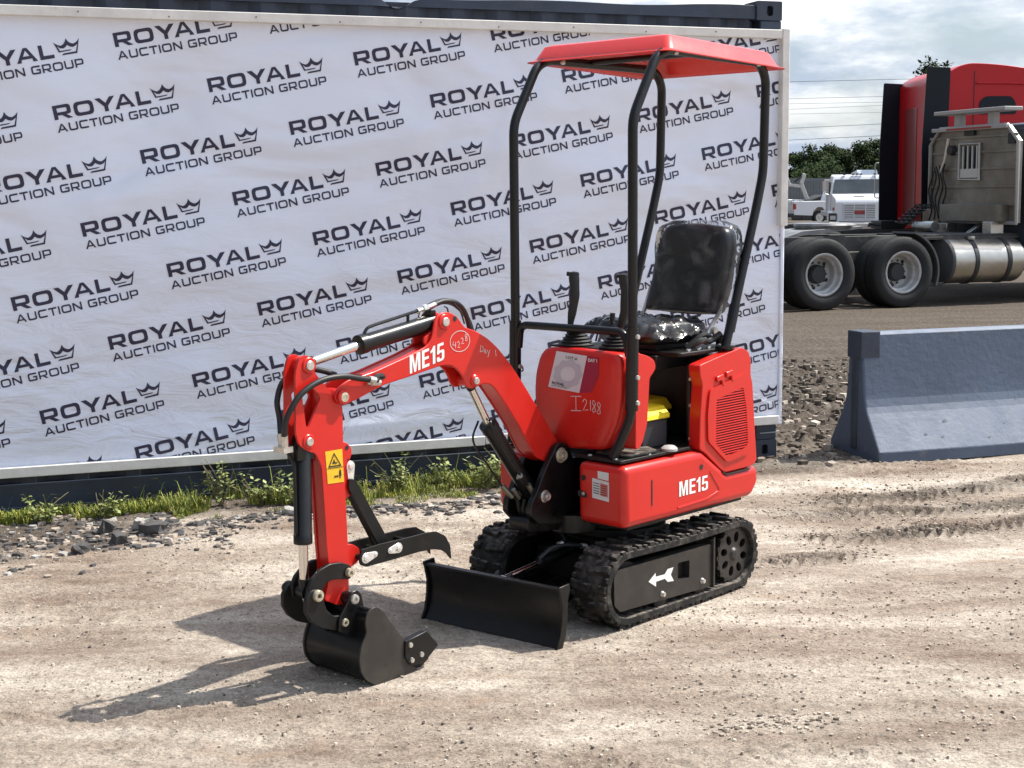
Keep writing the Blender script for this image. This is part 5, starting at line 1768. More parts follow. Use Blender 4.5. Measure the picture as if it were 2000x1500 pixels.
# ---------------- stick (digging arm)
SN, SF = .004, -.064
arm_pts = [(1.803, 1.158), (1.792, 1.176), (1.764, 1.180), (1.738, 1.160), (1.734, 1.121), (1.713, 1.094), (1.665, 1.045), (1.640, 1.010), (1.612, .990), (1.614, .80), (1.607, .647), (1.601, .43), (1.604, .300),
           (1.620, .282), (1.655, .284), (1.714, .315), (1.697, .366), (1.690, .426), (1.697, .51), (1.704, .662), (1.712, .79), (1.735, .838), (1.770, .848), (1.806, .872), (1.820, .915), (1.815, 1.12)]
ap = rnd_poly(arm_pts, .012, 3)
hole = rnd_poly([(1.790, 1.045), (1.768, 1.056), (1.742, 1.072), (1.708, 1.028), (1.766, .930), (1.776, .935)], .008, 3)
mb = MB()
for (ya, yb) in ((SN - .010, SN), (SF, SF + .010)):
    v2, f2 = fill2d([ap, hole])
    for yy in (ya, yb): mb.add([(p[0], yy, p[1]) for p in v2], f2)
    for lp in (ap, hole):
        nh = len(lp); mb.add([(p[0], ya, p[1]) for p in lp] + [(p[0], yb, p[1]) for p in lp], [(i, (i + 1) % nh, (i + 1) % nh + nh, i + nh) for i in range(nh)])
mb.prism([(1.655, 1.03), (1.630, 1.00), (1.617, .985), (1.618, .80), (1.612, .647), (1.606, .43), (1.609, .303), (1.655, .29), (1.700, .315), (1.690, .366), (1.685, .426), (1.692, .51), (1.699, .662), (1.707, .795), (1.70, .90), (1.70, 1.03), (1.705, 1.075)], SF + .010, SN - .010)
stick = part('stick', mb, RED, EX, bevel=.0025, angle=35)
pin(1.757, 1.143, .017, stick, SF - .012, SN + .008); boss(1.757, 1.143, .029, stick, SF - .006, SN + .006)
pin(1.767, .882, .015, stick, SF - .012, SN + .008); boss(1.767, .882, .026, stick, SF - .006, SN + .005)
mb = MB(); mb.prism(rnd_poly([(1.606, .858), (1.575, .852), (1.552, .832), (1.550, .805), (1.563, .785), (1.566, .765), (1.558, .720), (1.548, .688), (1.552, .662), (1.580, .650), (1.606, .650)], .010, 3), BY - .006, BY + .006)
part('thumb_lug', mb, RED, stick, bevel=.002)
mb = MB()
for (x, z) in ((1.573, .833), (1.569, .790), (1.563, .672)): mb.lathe([(0, BY + .0075), (.0085 if z != .79 else .004, BY + .0075)], 12, (x, 0, z))
part('lug_hole', mb, INK, stick, smooth=False)
mb = MB(); mb.prism(rnd_poly([(1.606, .492), (1.575, .488), (1.545, .468), (1.543, .430), (1.560, .415), (1.606, .400)], .008, 3), BY - .028, BY + .028); part('thumb_lug', mb, RED, stick, bevel=.003)


def tearplate(x0, z0, x1, z1, y, parent, r0=.019, r1=.011):
    """pear-shaped keeper plate with its domed pin head"""
    mb = MB(); P = []
    d = Vector((x1 - x0, z1 - z0)); L_ = d.length; d /= L_; n_ = Vector((-d.y, d.x)); a0 = math.acos((r0 - r1) / L_)
    for k in range(13):
        a = a0 + (2 * PI - 2 * a0) * k / 12; P.append((x0 + r0 * (d.x * math.cos(a) + n_.x * math.sin(a)), z0 + r0 * (d.y * math.cos(a) + n_.y * math.sin(a))))
    for k in range(9):
        a = -a0 + 2 * a0 * k / 8; P.append((x1 + r1 * (d.x * math.cos(a) + n_.x * math.sin(a)), z1 + r1 * (d.y * math.cos(a) + n_.y * math.sin(a))))
    mb.prism(P, y, y + .004)
    mb.lathe([(0, y + .010), (r0 * .55, y + .009), (r0 * .68, y + .004)], 14, (x0, 0, z0)); mb.lathe([(0, y + .008), (.006, y + .008), (.0065, y + .004)], 6, (x1, 0, z1), 'y')
    return part('keeper_plate', mb, mat('polished_zinc', (.80, .79, .76), .28, metal=.55, noise=(50, .15)), parent, bevel=.001)


tearplate(1.560, .765, 1.560, .708, BY + .0065, stick)
# warning decal
DP = [(1.696, .838), (1.619, .838), (1.614, .720), (1.688, .723)]
mb = MB(); yd = SN + .0012


def dq(s_, t_):
    a_ = [DP[3][i] * (1 - s_) + DP[2][i] * s_ for i in (0, 1)]; b_ = [DP[0][i] * (1 - s_) + DP[1][i] * s_ for i in (0, 1)]
    return (a_[0] * (1 - t_) + b_[0] * t_, a_[1] * (1 - t_) + b_[1] * t_)


def dec(loops, mi, off=.0012):
    v_, f_ = fill2d([[dq(*p) for p in lp] for lp in loops]); mb.add([(a_, yd + off, b_) for a_, b_ in v_], f_, mi)


dec([[(0, 0), (1, 0), (1, 1), (0, 1)]], 0, 0)
dec([[(.10, .50), (.90, .50), (.50, .93)], [(.20, .54), (.80, .54), (.50, .86)]], 1)
dec([[(.02, .455), (.98, .455), (.98, .475), (.02, .475)]], 1)
dec([[(.36, .60), (.62, .58), (.66, .62), (.52, .64), (.50, .72), (.44, .73), (.44, .66), (.36, .64)]], 1)
dec([[(.74, .13), (.80, .13), (.81, .2), (.86, .2), (.84, .36), (.79, .41), (.74, .36), (.72, .22)]], 1)
dec([[(.40, .20), (.48, .25), (.48, .22), (.60, .22), (.60, .25), (.68, .20), (.60, .15), (.60, .18), (.48, .18), (.48, .15)]], 1)
part('warning_decal', mb, [YDECAL, INK], stick, smooth=False, label='yellow warning sticker with a black triangle and a small figure')
# stick hoses
mb = MB()
mb.tube(smooth_line([(1.470, .030, 1.066), (1.548, .034, 1.080), (1.631, .034, 1.096), (1.724, .028, 1.090), (1.802, .022, 1.056), (1.842, .012, 1.008), (1.860, .0, .960), (1.858, -.012, .905)]), .0105, 10)
mb.tube(smooth_line([(1.44, .022, 1.078), (1.465, .026, 1.080), (1.482, .028, 1.072)]), .011, 8)
mb.tube(smooth_line([(1.56, -.09, 1.085), (1.62, -.10, 1.106), (1.70, -.10, 1.118), (1.78, -.105, 1.085), (1.815, -.10, 1.02), (1.815, -.09, .96), (1.835, -.06, .905)]), .0105, 10)
part('hose', mb, HOSE, stick)
mb = MB(); mb.cyl((1.482, .030, 1.069), (1.512, .032, 1.074), .0125, 8); mb.cyl((1.455, .024, 1.058), (1.500, .026, 1.060), .012, 8); mb.cyl((1.500, .026, 1.060), (1.515, .026, 1.061), .007, 8)
mb.cyl((1.858, -.012, .912), (1.852, -.018, .872), .0125, 10); mb.cyl((1.835, -.06, .912), (1.835, -.055, .870), .0125, 10)
mb.box(1.825, 1.865, -.065, -.008, .852, .872); mb.cyl((1.852, -.018, .872), (1.85, -.02, .848), .008, 8)
part('hose_fitting', mb, BOLT, stick)

# ---------------- bucket cylinder
kc = cylinder('bucket_cylinder', (1.767, BY, .882), (1.776, BY, .522), (1.776, BY, .352), .0315, .0165, EX, 'black cylinder standing in front of the red digging arm', gland=1.05)
mb = MB(); mb.box(1.742, 1.81, BY - .030, BY + .030, .82, .872); mb.tube(bend([(1.838, BY - .02, .855), (1.822, BY - .0, .84), (1.8125, BY + .01, .80), (1.812, BY + .010, .565), (1.80, BY, .555)], .01), .006, 8); part('oil_pipe', mb, BLACK, kc)

# ---------------- bucket links
LN = .032                                   # near link outer face
mb = MB()
l1 = rnd_poly([(1.598, .405), (1.612, .425), (1.650, .440), (1.700, .444), (1.745, .432), (1.782, .404), (1.800, .372), (1.800, .330), (1.770, .318), (1.744, .330), (1.735, .360), (1.722, .378), (1.690, .386), (1.650, .380), (1.612, .372), (1.598, .385)], .008, 3)
for (ya, yb) in ((LN - .026, LN - .010), (BY * 2 - LN + .010, BY * 2 - LN + .026)): mb.prism(l1, ya, yb)
l2 = rnd_poly([(1.800, .372), (1.826, .345), (1.828, .300), (1.805, .262), (1.765, .232), (1.707, .210), (1.655, .205), (1.632, .222), (1.640, .246), (1.668, .256), (1.705, .262), (1.735, .290), (1.744, .318), (1.752, .352), (1.775, .372)], .008, 3)
for (ya, yb) in ((LN - .008, LN + .008), (BY * 2 - LN - .008, BY * 2 - LN + .008)): mb.prism(l2, ya, yb)
lk_ = part('bucket_link', mb, BLACKM, EX, bevel=.003)


def cap(x, z, r, y, parent, m=PIN):
    mb = MB(); mb.lathe([(0, y - .004), (r * .38, y - .004), (r * .45, y + .004), (r * .9, y + .003), (r, y - .001), (r, y - .012), (0, y - .012)], 20, (x, 0, z)); return part('pin', mb, m, parent)


cap(1.621, .400, .016, LN + .006, lk_); cap(1.776, .350, .021, LN + .018, lk_); cap(1.664, .232, .015, LN + .022, lk_)
mb = MB(); mb.cyl((1.776, BY * 2 - LN - .045, .350), (1.776, LN + .014, .350), .016, 14); mb.cyl((1.776, BY * 2 - LN - .03, .350), (1.776, BY * 2 - LN - .008, .350), .026, 16)
mb.cyl((1.621, BY * 2 - LN - .01, .400), (1.621, LN, .400), .013, 12); mb.cyl((1.664, BY * 2 - LN - .02, .232), (1.664, LN + .018, .232), .013, 12)
part('link_shaft', mb, BLACKM, lk_)

# ---------------- bucket
KY0, KY1 = -.197, .117
bk_out = [(1.594, .282), (1.568, .280), (1.536, .251), (1.517, .223), (1.483, .179), (1.436, .126), (1.440, .078), (1.424, .036), (1.378, .008), (1.443, -.004), (1.585, -.002), (1.627, .026), (1.652, .062), (1.659, .109), (1.647, .156), (1.620, .199), (1.627, .231), (1.620, .264)]
bo = rnd_poly(bk_out, .012, 3)
mb = MB()
for (ya, yb) in ((KY1 - .008, KY1), (KY0, KY0 + .008)): mb.prism(bo, ya, yb)
bk = part('bucket', mb, PLATE, EX, bevel=.002, angle=30)
shell = smooth_line([(1.560, 0, .268), (1.590, 0, .274), (1.612, 0, .258), (1.616, 0, .231), (1.612, 0, .200), (1.636, 0, .158), (1.651, 0, .110), (1.645, 0, .066), (1.620, 0, .030), (1.580, 0, .004), (1.50, 0, -.001), (1.443, 0, .0), (1.385, 0, .008)], 5)
mb = MB(); V = []; F = []
inn = []
for i, p in enumerate(shell):
    a = shell[max(i - 1, 0)]; b_ = shell[min(i + 1, len(shell) - 1)]; d = (b_ - a).normalized(); nrm = Vector((-d.z, 0, d.x))
    c_ = Vector((1.55, 0, .12))
    if nrm.dot(c_ - p) < 0: nrm = -nrm
    # the shell curls in to the side plates
    for (yy, q) in ((KY0 + .004, p), (KY1 - .004, p), (KY1 - .004, p + nrm * .008), (KY0 + .004, p + nrm * .008)): V.append((q.x, yy, q.z))
for i in range(len(shell) - 1):
    for k in range(4): F.append((4 * i + k, 4 * i + (k + 1) % 4, 4 * i + 4 + (k + 1) % 4, 4 * i + 4 + k))
F += [(0, 1, 2, 3), tuple(4 * (len(shell) - 1) + k for k in range(4))]
mb.add(V, F); part('shell', mb, BLACK, bk, angle=50)
mb = MB()
hg = rnd_poly([(1.575, .268), (1.585, .318), (1.605, .338), (1.635, .334), (1.650, .300), (1.690, .250), (1.692, .205), (1.665, .190), (1.64, .17), (1.58, .20)], .010, 3)
for (ya, yb) in ((LN + .000 + .010, LN + .020), (BY * 2 - LN - .020, BY * 2 - LN - .010)): mb.prism(hg, ya, yb)
mb.cyl((1.592, KY0 + .01, .266), (1.592, KY1 - .01, .266), .012, 10)
mb.cyl((1.622, BY * 2 - LN - .024, .308), (1.622, LN + .02, .308), .022, 18)
part('bucket_hanger', mb, BLACK, bk, bevel=.003)
cap(1.620, .307, .018, LN + .026, bk, m=BOLT)
for sgn, yy in ((1, KY1), (-1, KY0 - .008)):
    mb = MB()
    ct_ = rnd_poly([(1.446, .126), (1.340, .142), (1.282, .078), (1.346, .034), (1.376, .030), (1.422, .030), (1.448, .070)], .008, 3)
    mb.prism(ct_, yy, yy + .008)
    mb.prism([(1.448, .128), (1.344, .144), (1.338, .136), (1.446, .120)], yy - .02 if sgn > 0 else yy, yy + .010 if sgn > 0 else yy + .028)
    sc2 = part('side_cutter', mb, BLACK, bk, bevel=.002)
    for (x, z) in ((1.424, .110), (1.418, .052), (1.370, .062)):
        mb = MB(); yq = yy + .008 if sgn > 0 else yy - .006
        mb.lathe([(0, yq + .007), (.009, yq + .006), (.0105, yq), (.0105, yq - .001)], 12, (x, 0, z)); part('bolt', mb, BOLT, sc2)
for k in range(3):
    y0 = KY0 + .03 + k * .107
    mb = MB(); mb.prism([(1.400, -.002), (1.400, .020), (1.345, .022), (1.305, .030), (1.300, .024), (1.345, -.0)], y0, y0 + .045); part('tooth', mb, BLACKM, bk, bevel=.002)

# ---------------- thumb claw
mb = MB()
tp = rnd_poly([(1.572, .440), (1.560, .470), (1.475, .475), (1.363, .474), (1.246, .476), (1.192, .472), (1.146, .447), (1.122, .409), (1.116, .352), (1.140, .380), (1.166, .396), (1.211, .408), (1.284, .411), (1.425, .406), (1.540, .404), (1.566, .415)], .006, 3)
for (ya, yb) in ((.022, .030), (-.090, -.082)): mb.prism(tp, ya, yb)
mb.cyl((1.440, -.085, .440), (1.440, .025, .440), .010, 12); mb.cyl((1.555, -.085, .440), (1.555, .025, .440), .011, 12); mb.cyl((1.30, -.085, .45), (1.30, .025, .45), .008, 10)
th = part('thumb', mb, BLACKM, EX, bevel=.002, label='black curved thumb claw pointing back towards the blade')
tearplate(1.545, .437, 1.500, .443, .0305, th); tearplate(1.388, .446, 1.428, .443, .0305, th)
mb = MB(); mb.prism(rnd_poly([(1.575, .725), (1.545, .715), (1.385, .455), (1.395, .425), (1.425, .425), (1.580, .69)], .012, 3), BY + .010, BY + .018); mb.prism(rnd_poly([(1.575, .725), (1.545, .715), (1.385, .455), (1.395, .425), (1.425, .425), (1.580, .69)], .012, 3), BY - .018, BY - .010)
part('stay_bar', mb, BLACKM, th, bevel=.002)

# ================================================================ background
# ---------------- near tractor unit (only its rear, tank and cab rack are in view)
TYRE = mat('truck_tyre', (.016, .016, .017), .8, noise=(9, .25), bump=(30, .4, .01))
RIMW = mat('white_steel_rim', (.55, .55, .54), .5, noise=(4, .15), dirt=((.22, .17, .12), 5, .5, .8))
HUB = mat('dark_hub', (.03, .03, .032), .6)
FRAME = mat('dusty_frame_steel', (.055, .052, .050), .7, noise=(5, .35), dirt=((.16, .14, .12), 4, .5, .8))
ALU = mat('dull_aluminium', (.50, .50, .48), .30, metal=.9, noise=(2.5, .2), dirt=((.25, .21, .17), 3, .55, .8), bump=(6, .1, .02))
ALUP = mat('bright_tank_aluminium', (.50, .48, .43), .38, metal=1., noise=(3, .12), bump=(2.2, .2, .06))


def wheel(parent, s, w, dual=True, r=.525, depth=.28, name='wheel', rimcol=None, dish=.27):
    """axle along y; outer face at y=w, tyre body towards +y"""
    rims = rimcol or RIMW
    root = None
    for k in range(2 if dual else 1):
        y0 = w + k * (depth + .05)
        mb = MB()
        pr = [(r * .60, y0 + .03), (r * .66, y0 + .008), (r * .80, y0), (r * .93, y0 + .012), (r * .985, y0 + .035), (r, y0 + .06)]
        for g in range(4):
            ya = y0 + .06 + (depth - .12) * (g + .4) / 4
            pr += [(r, ya - .008), (r - .012, ya - .004), (r - .012, ya + .004), (r, ya + .008)]
        pr += [(r, y0 + depth - .06), (r * .985, y0 + depth - .035), (r * .93, y0 + depth - .012), (r * .80, y0 + depth), (r * .60, y0 + depth - .03)]
        mb.lathe(pr, 48, (s, 0, r))
        o = part(name if k == 0 else 'inner_tyre', mb, TYRE, parent if k == 0 else root, angle=50)
        if k == 0: root = o
    mb = MB()
    mb.lathe([(r * .60, w + .03), (r * .575, w + .022), (r * .54, w + .035), (r * .525, w + dish * .45), (r * .47, w + dish * .55), (r * .455, w + dish - .01), (r * .43, w + dish), (r * .30, w + dish + .004), (0, w + dish)], 40, (s, 0, r))
    rim = part('rim', mb, rims, root, angle=40)
    mb = MB(); mb.lathe([(r * .27, w + dish + .004), (r * .265, w + dish - .06), (r * .22, w + dish - .10), (0, w + dish - .105)], 24, (s, 0, r))
    for k in range(10):
        a = 2 * PI * k / 10; mb.lathe([(0, w + dish - .022), (.014, w + dish - .020), (.016, w + dish + .002)], 6, (s + r * .33 * math.cos(a), 0, r + r * .33 * math.sin(a)))
    for k in range(5):
        a = 2 * PI * k / 5 + .5; mb.lathe([(0, w + dish - .006), (.030, w + dish - .004)], 12, (s + r * .385 * math.cos(a + .3), 0, r + r * .385 * math.sin(a + .3)))
    part('hub', mb, HUB, root)
    return root


T1 = thing('flatbed_tractor_truck', 'truck tractor with white dual wheels, round polished tank and aluminium cab rack', 'truck', (4.55, 21.42, .0), R(20.5))
for s in (0, 1.36):
    wheel(T1, s, 0)
    mb = MB()
    for q in range(2):
        y0 = 2.42 - .28 - q * .33
        mb.lathe([(.31, y0 + .02), (.42, y0), (.51, y0 + .03), (.525, y0 + .06), (.525, y0 + .22), (.51, y0 + .25), (.42, y0 + .28), (.31, y0 + .26)], 36, (s, 0, .525))
    part('far_wheel', mb, TYRE, T1)
    mb = MB(); mb.cyl((s, .5, .525), (s, 1.9, .525), .075, 14); mb.lathe([(0, 1.0), (.18, 1.03), (.21, 1.2), (.18, 1.37), (0, 1.4)], 18, (s, 0, .525)); part('axle', mb, FRAME, T1)
wheel(T1, 4.95, -.05, False, rimcol=ALU, dish=.02)
mb = MB()
for y0 in (.78, 1.58): mb.box(-.95, 7.2, y0, y0 + .08, .80, 1.05)
for s in (-.9, -.3, .65, 1.9, 3.0): mb.box(s, s + .10, .86, 1.58, .83, 1.0)
mb.box(-.2, 1.6, .62, .76, .66, .82)
part('frame_rail', mb, FRAME, T1, bevel=.01)
mb = MB()
mb.prism(rnd_poly([(.1, 1.07), (1.15, 1.16), (1.15, 1.20), (.1, 1.14), (-.25, 1.03), (-.25, .99)], .02, 2), .80, 1.64)
mb.lathe([(0, 1.20), (.46, 1.20), (.48, 1.17), (.46, 1.12), (0, 1.12)], 30, (.75, 1.22, .04), 'z')
part('fifth_wheel', mb, mat('greasy_steel', (.22, .22, .22), .5, metal=.5, noise=(6, .4)), T1, bevel=.01)
mb = MB(); mb.box(1.55, 4.1, .26, .34, .985, 1.03); mb.box(1.95, 4.1, .30, 1.6, 1.03, 1.06); part('deck_plate', mb, FRAME, T1, bevel=.006)
mb = MB()
for k in range(12):
    a = -.35 + 1.35 * k / 11
    pass
fp = [(1.33 + .63 * math.cos(a), .525 + .60 * math.sin(a)) for a in [R(70 - 90 * k / 12) for k in range(13)]]
fq = [(1.33 + .66 * math.cos(a), .525 + .63 * math.sin(a)) for a in [R(70 - 90 * k / 12) for k in range(13)]]
mb.prism(fp + fq[::-1], .02, .62); part('quarter_fender', mb, mat('grey_fender', (.10, .10, .10), .6), T1)
mb = MB(); mb.box(-.78, -.74, .0, .6, .25, .85); mb.tube([(-.76, .0, .90), (-.76, .75, .92)], .02, 8); part('mud_flap', mb, TYRE, T1)
mb = MB(); mb.lathe([(0, 2.22), (.30, 2.23), (.335, 2.25), (.34, 2.28), (.34, 3.50), (.33, 3.54), (.0, 3.56)], 44, (0, .33, .655), 'x')
tk = part('fuel_tank', mb, ALUP, T1, angle=50)
for s in (2.62, 3.22):
    mb = MB(); mb.lathe([(.340, s), (.352, s), (.352, s + .07), (.340, s + .07)], 44, (0, .33, .655), 'x'); part('tank_strap', mb, HUB, tk)
mb = MB(); mb.lathe([(0, 1.035), (.055, 1.03), (.06, 1.0), (.05, .98)], 16, (2.68, .20, 0), 'z'); part('tank_cap', mb, BOLT, tk)
mb = MB(); mb.lathe([(0, 2.210), (.332, 2.215), (.346, 2.24), (.346, 2.262)], 44, (0, .33, .655), 'x'); part('tank_end', mb, mat('tank_end_dull', (.075, .078, .082), .6), tk)
mb = MB(); mb.box(1.62, 2.1, .06, .12, .30, .36); mb.tube([(1.7, .08, .33), (1.7, .6, .5)], .02, 6); part('step_bar', mb, HUB, T1, bevel=.01)
# headache rack, crosswise behind the (out of frame) cab
RX = 3.40
rk = MB()
ro = [(.04, 1.22), (2.20, 1.22), (2.20, 2.46), (1.95, 2.71), (.30, 2.71), (.04, 2.46)]
win = [(.98, 1.92), (1.42, 1.92), (1.42, 2.42), (.98, 2.42)]
v2, f2 = fill2d([ro, win])
for xx in (RX, RX + .05): rk.add([(xx, p[0], p[1]) for p in v2], f2)
for lp in (ro, win):
    nh = len(lp); rk.add([(RX, p[0], p[1]) for p in lp] + [(RX + .05, p[0], p[1]) for p in lp], [(i, (i + 1) % nh, (i + 1) % nh + nh, i + nh) for i in range(nh)])
PLK = mat('weathered_aluminium_boards', (.25, .235, .205), .42, metal=.35, noise=(1.6, .35), dirt=((.16, .12, .09), 2.0, .45, .75), bump=(4, .15, .03))
rack = part('cab_rack', rk, PLK, T1)
mb = MB()
mb.tube([(RX - .03, p[0], p[1]) for p in ro], .035, 6, closed=True)
part('rack_frame', mb, mat('pale_rack_edge', (.40, .38, .36), .55, metal=.2), rack)
mb = MB()
for z in (1.50, 1.78, 2.06, 2.32, 2.56): 
    for (ya, yb) in ((.08, .92), (1.48, 2.24)) if 1.9 < z < 2.45 else ((.08, 2.24),): mb.box(RX - .022, RX - .001, ya, yb, z - .02, z + .02)
mb.box(RX - .16, RX - .001, .25, 1.75, 1.24, 1.50); mb.box(RX - .10, RX - .001, 1.85, 2.28, 1.20, 1.42)
part('rack_rib', mb, PLK, rack, bevel=.004)
mb = MB()
for k in range(4): mb.box(RX - .03, RX - .01, 1.0 + k * .115, 1.03 + k * .115, 1.92, 2.42)
mb.box(RX - .028, RX - .012, .98, 1.42, 1.92, 2.06)
mb.tube([(RX - .03, .95, 1.89), (RX - .03, 1.45, 1.89), (RX - .03, 1.45, 2.45), (RX - .03, .95, 2.45)], .022, 6, closed=True)
part('window_bar', mb, mat('window_bar_aluminium', (.60, .60, .58), .4, metal=.4), rack)
mb = MB(); mb.box(RX - .10, RX + .25, .30, 2.05, 2.93, 2.99)
for y in (.72, 1.55): mb.box(RX - .02, RX + .10, y - .07, y + .07, 2.72, 2.93)
mb.box(RX - .10, RX - .03, .25, 2.1, 2.66, 2.72)
part('rack_beam', mb, mat('pale_rack_beam', (.42, .41, .40), .6), rack, bevel=.01)
mb = MB(); mb.box(RX - .105, RX - .1, .6, 1.7, 2.675, 2.705); part('marker_tape', mb, mat('red_reflector', (.35, .03, .03), .4), rack)
mb = MB()
mb.lathe([(0, RX - .10), (.07, RX - .10), (.08, RX - .06), (.08, RX)], 16, (0, 1.62, 2.36), 'x'); mb.box(RX - .05, RX, 1.08, 1.32, 2.58, 2.68); mb.box(RX - .05, RX, .10, .26, 2.42, 2.58)
part('work_lamp', mb, HUB, rack)
mb = MB(); mb.tube([(RX - .08, 1.66, 2.55), (RX - .08, 1.74, 2.20), (RX - .08, 1.86, 2.0)], .03, 10); part('rack_prop', mb, BOLT, rack)
mb = MB()
r_ = random.Random(8)
for k in range(5):
    y0 = 1.72 + .09 * k; z0 = 2.15 - .02 * k
    mb.tube(smooth_line([(RX - .10, y0 + .05 * math.sin(q * 1.3 + k), z0 - q * .12) for q in range(8)], 3), .014, 6)
for k in range(3):
    pts = []
    for q in range(70):
        a = q * .55; pts.append((RX - .26 + .05 * math.cos(a) - q * .006, 1.90 + .14 * k + .07 * math.sin(a), 1.50 - q * .0045))
    mb.tube(pts, .010, 5)
part('air_hose', mb, HOSE, rack)
mb = MB(); mb.box(RX - .25, RX, .35, .55, 1.03, 1.24); mb.box(RX - .2, RX, 1.5, 1.9, 1.03, 1.2); mb.prism([(RX - .3, 1.06), (RX - .02, 1.24), (RX + .05, 1.24), (RX - .2, 1.06)], .8, .9); mb.cyl((RX - .5, 1.9, 1.15), (RX - .5, 1.4, 1.15), .09, 12)
part('rack_support', mb, ALU, T1, bevel=.01)
mb = MB()
cabp = rnd_poly([(3.62, .62), (6.6, .62), (6.6, 1.75), (5.4, 2.0), (4.9, 2.75), (3.62, 2.75)], .12, 4); mb.prism(cabp, .05, 2.35)
CABW = mat('dark_cab_paint', (.05, .06, .08), .35, coat=.5)
cabo = part('cab', mb, CABW, T1, bevel=.05)
mb = MB(); mb.prism(rnd_poly([(3.95, 1.85), (4.75, 1.85), (4.68, 2.45), (3.95, 2.45)], .06, 3), .040, .049); part('window', mb, mat('dark_glass', (.012, .018, .025), .1), cabo)

# ---------------- red sleeper tractor
TRED = mat('truck_red_paint', (.50, .008, .014), .4, spec=.3, coat=.12, noise=(1.2, .06))
TBLK = mat('fairing_black', (.005, .008, .014), .55, spec=.3)
T2 = thing('sleeper_truck', 'tall red sleeper truck tractor with black rear edge fairings behind the cab rack', 'truck', (7.34, 25.4, 0), R(3.0))
SX0, SX1, SW = 0., 2.9, 2.4
mb = MB()
# side profile of the sleeper box, roof bulging
sp_ = rnd_poly([(0, .98), (3.4, .98), (3.4, 3.30), (2.2, 3.66), (.9, 3.84), (.35, 3.86), (0, 3.66)], [.02, .02, .2, .5, .6, .25, .12], 6)
mb.prism(sp_, 0, SW)
slp = part('sleeper_cab', mb, TRED, T2, bevel=.11, seg=4, angle=50)
mb = MB(); mb.box(-.012, .02, .35, 1.0, 1.1, 3.3); mb.box(-.012, .02, 1.35, 2.05, 1.1, 3.2); part('rear_panel', mb, mat('truck_dark_red', (.22, .006, .010), .4, coat=.4), slp, bevel=.05)
for y0, hh in ((-.035, 3.80), (2.37, 3.70)):
    mb = MB(); mb.prism(rnd_poly([(.04, .92), (.10, hh - .02), (-.30, hh), (-.36, 2.4), (-.34, .92)], .03, 3), y0, y0 + .035); part('side_fairing', mb, TBLK, slp, bevel=.01)
mb = MB(); mb.prism(rnd_poly([(.60, 3.0), (1.26, 3.0), (1.24, 3.20), (1.16, 3.30), (.72, 3.30), (.62, 3.22)], .05, 4), -.012, .0); part('side_window', mb, mat('truck_glass', (.006, .010, .018), .25, spec=.25), slp)
mb = MB(); mb.tube(smooth_line([(.55, -.008, 3.52), (1.4, -.012, 3.50), (2.4, -.008, 3.38)]), .018, 8); part('body_crease', mb, TRED, slp)
mb = MB(); mb.tube([(.52, -.004, 1.05), (.52, -.004, 3.72)], .006, 6); part('panel_seam', mb, HUB, slp)
mb = MB(); mb.tube(bend([(-.33, 2.42, 1.6), (-.42, 2.42, 1.6), (-.42, 2.42, 2.24), (-.33, 2.42, 2.24)], .04), .012, 8); part('grab_rail', mb, BOLT, slp)
mb = MB()
for y0 in (.75, 1.55): mb.box(-4.2, 5.5, y0, y0 + .09, .80, 1.05)
for s in (-3.6, -2.4, -1.2, -.2): mb.box(s, s + .1, .84, 1.55, .84, 1.0)
mb.prism(rnd_poly([(-3.2, 1.05), (-2.0, 1.10), (-1.7, 1.16), (-1.7, 1.20), (-3.2, 1.12)], .02, 2), .8, 1.6)
part('frame_rail', mb, FRAME, T2, bevel=.01)
for s in (-3.2, -1.88): wheel(T2, s, 0)
wheel(T2, 4.6, -.05, False, rimcol=ALU, dish=.02)
mb = MB(); mb.prism(rnd_poly([(3.4, .98), (6.6, .98), (6.6, 1.7), (5.2, 2.05), (4.7, 2.9), (3.4, 3.28)], .15, 4), .08, 2.32); part('cab', mb, TRED, T2, bevel=.06)
mb = MB(); mb.lathe([(0, .2), (.30, .21), (.33, .25), (.33, 2.4), (.0, 2.42)], 30, (0, .34, .66), 'x'); part('fuel_tank', mb, ALUP, T2)
r_ = random.Random(2); mb = MB()
for k in range(6):
    mb.tube(smooth_line([(-.03, 1.0 + .1 * k, 1.35), (-.3, 1.0 + .12 * k, 1.15 - .05 * k), (-.7, 1.0 + .1 * k, 1.12), (-.9, 1.1, 1.15)]), .02, 6)
mb.box(-.75, -.4, .9, 1.5, 1.06, 1.2)
part('air_hose', mb, HOSE, T2)

# low trailer frame with pale ramps, left of the tractor wheels
LT = thing('low_trailer', 'low flat trailer end with two pale sloping plates between banner edge and truck wheels', 'trailer', (3.9, 27.5, 0), R(8))
mb = MB(); mb.box(-1.2, 2.6, 0, .12, .78, .95); mb.box(-1.2, 2.6, 1.7, 1.82, .78, .95); mb.box(-1.2, 2.6, .12, 1.7, .86, .90); part('bed', mb, FRAME, LT, bevel=.01)
DUST = mat('dusty_pale_plate', (.30, .28, .25), .6, metal=.2, noise=(4, .25))
for (s0, z0) in ((-.2, 1.02), (1.1, 1.02)):
    mb = MB(); mb.prism([(s0, .955), (s0 + .3, z0 + .03), (s0 + 1.45, z0 + .12), (s0 + 1.45, z0 + .07), (s0 + .4, .955)], .1, 1.6); part('ramp_plate', mb, DUST, LT, bevel=.01)
for s in (-.6, .5):
    mb = MB(); mb.lathe([(.0, .0), (.20, .0), (.22, -.02), (.38, -.01), (.42, .05), (.42, .2), (.38, .25), (0, .25)], 30, (s, -.02, .42)); part('trailer_wheel', mb, TYRE, LT)

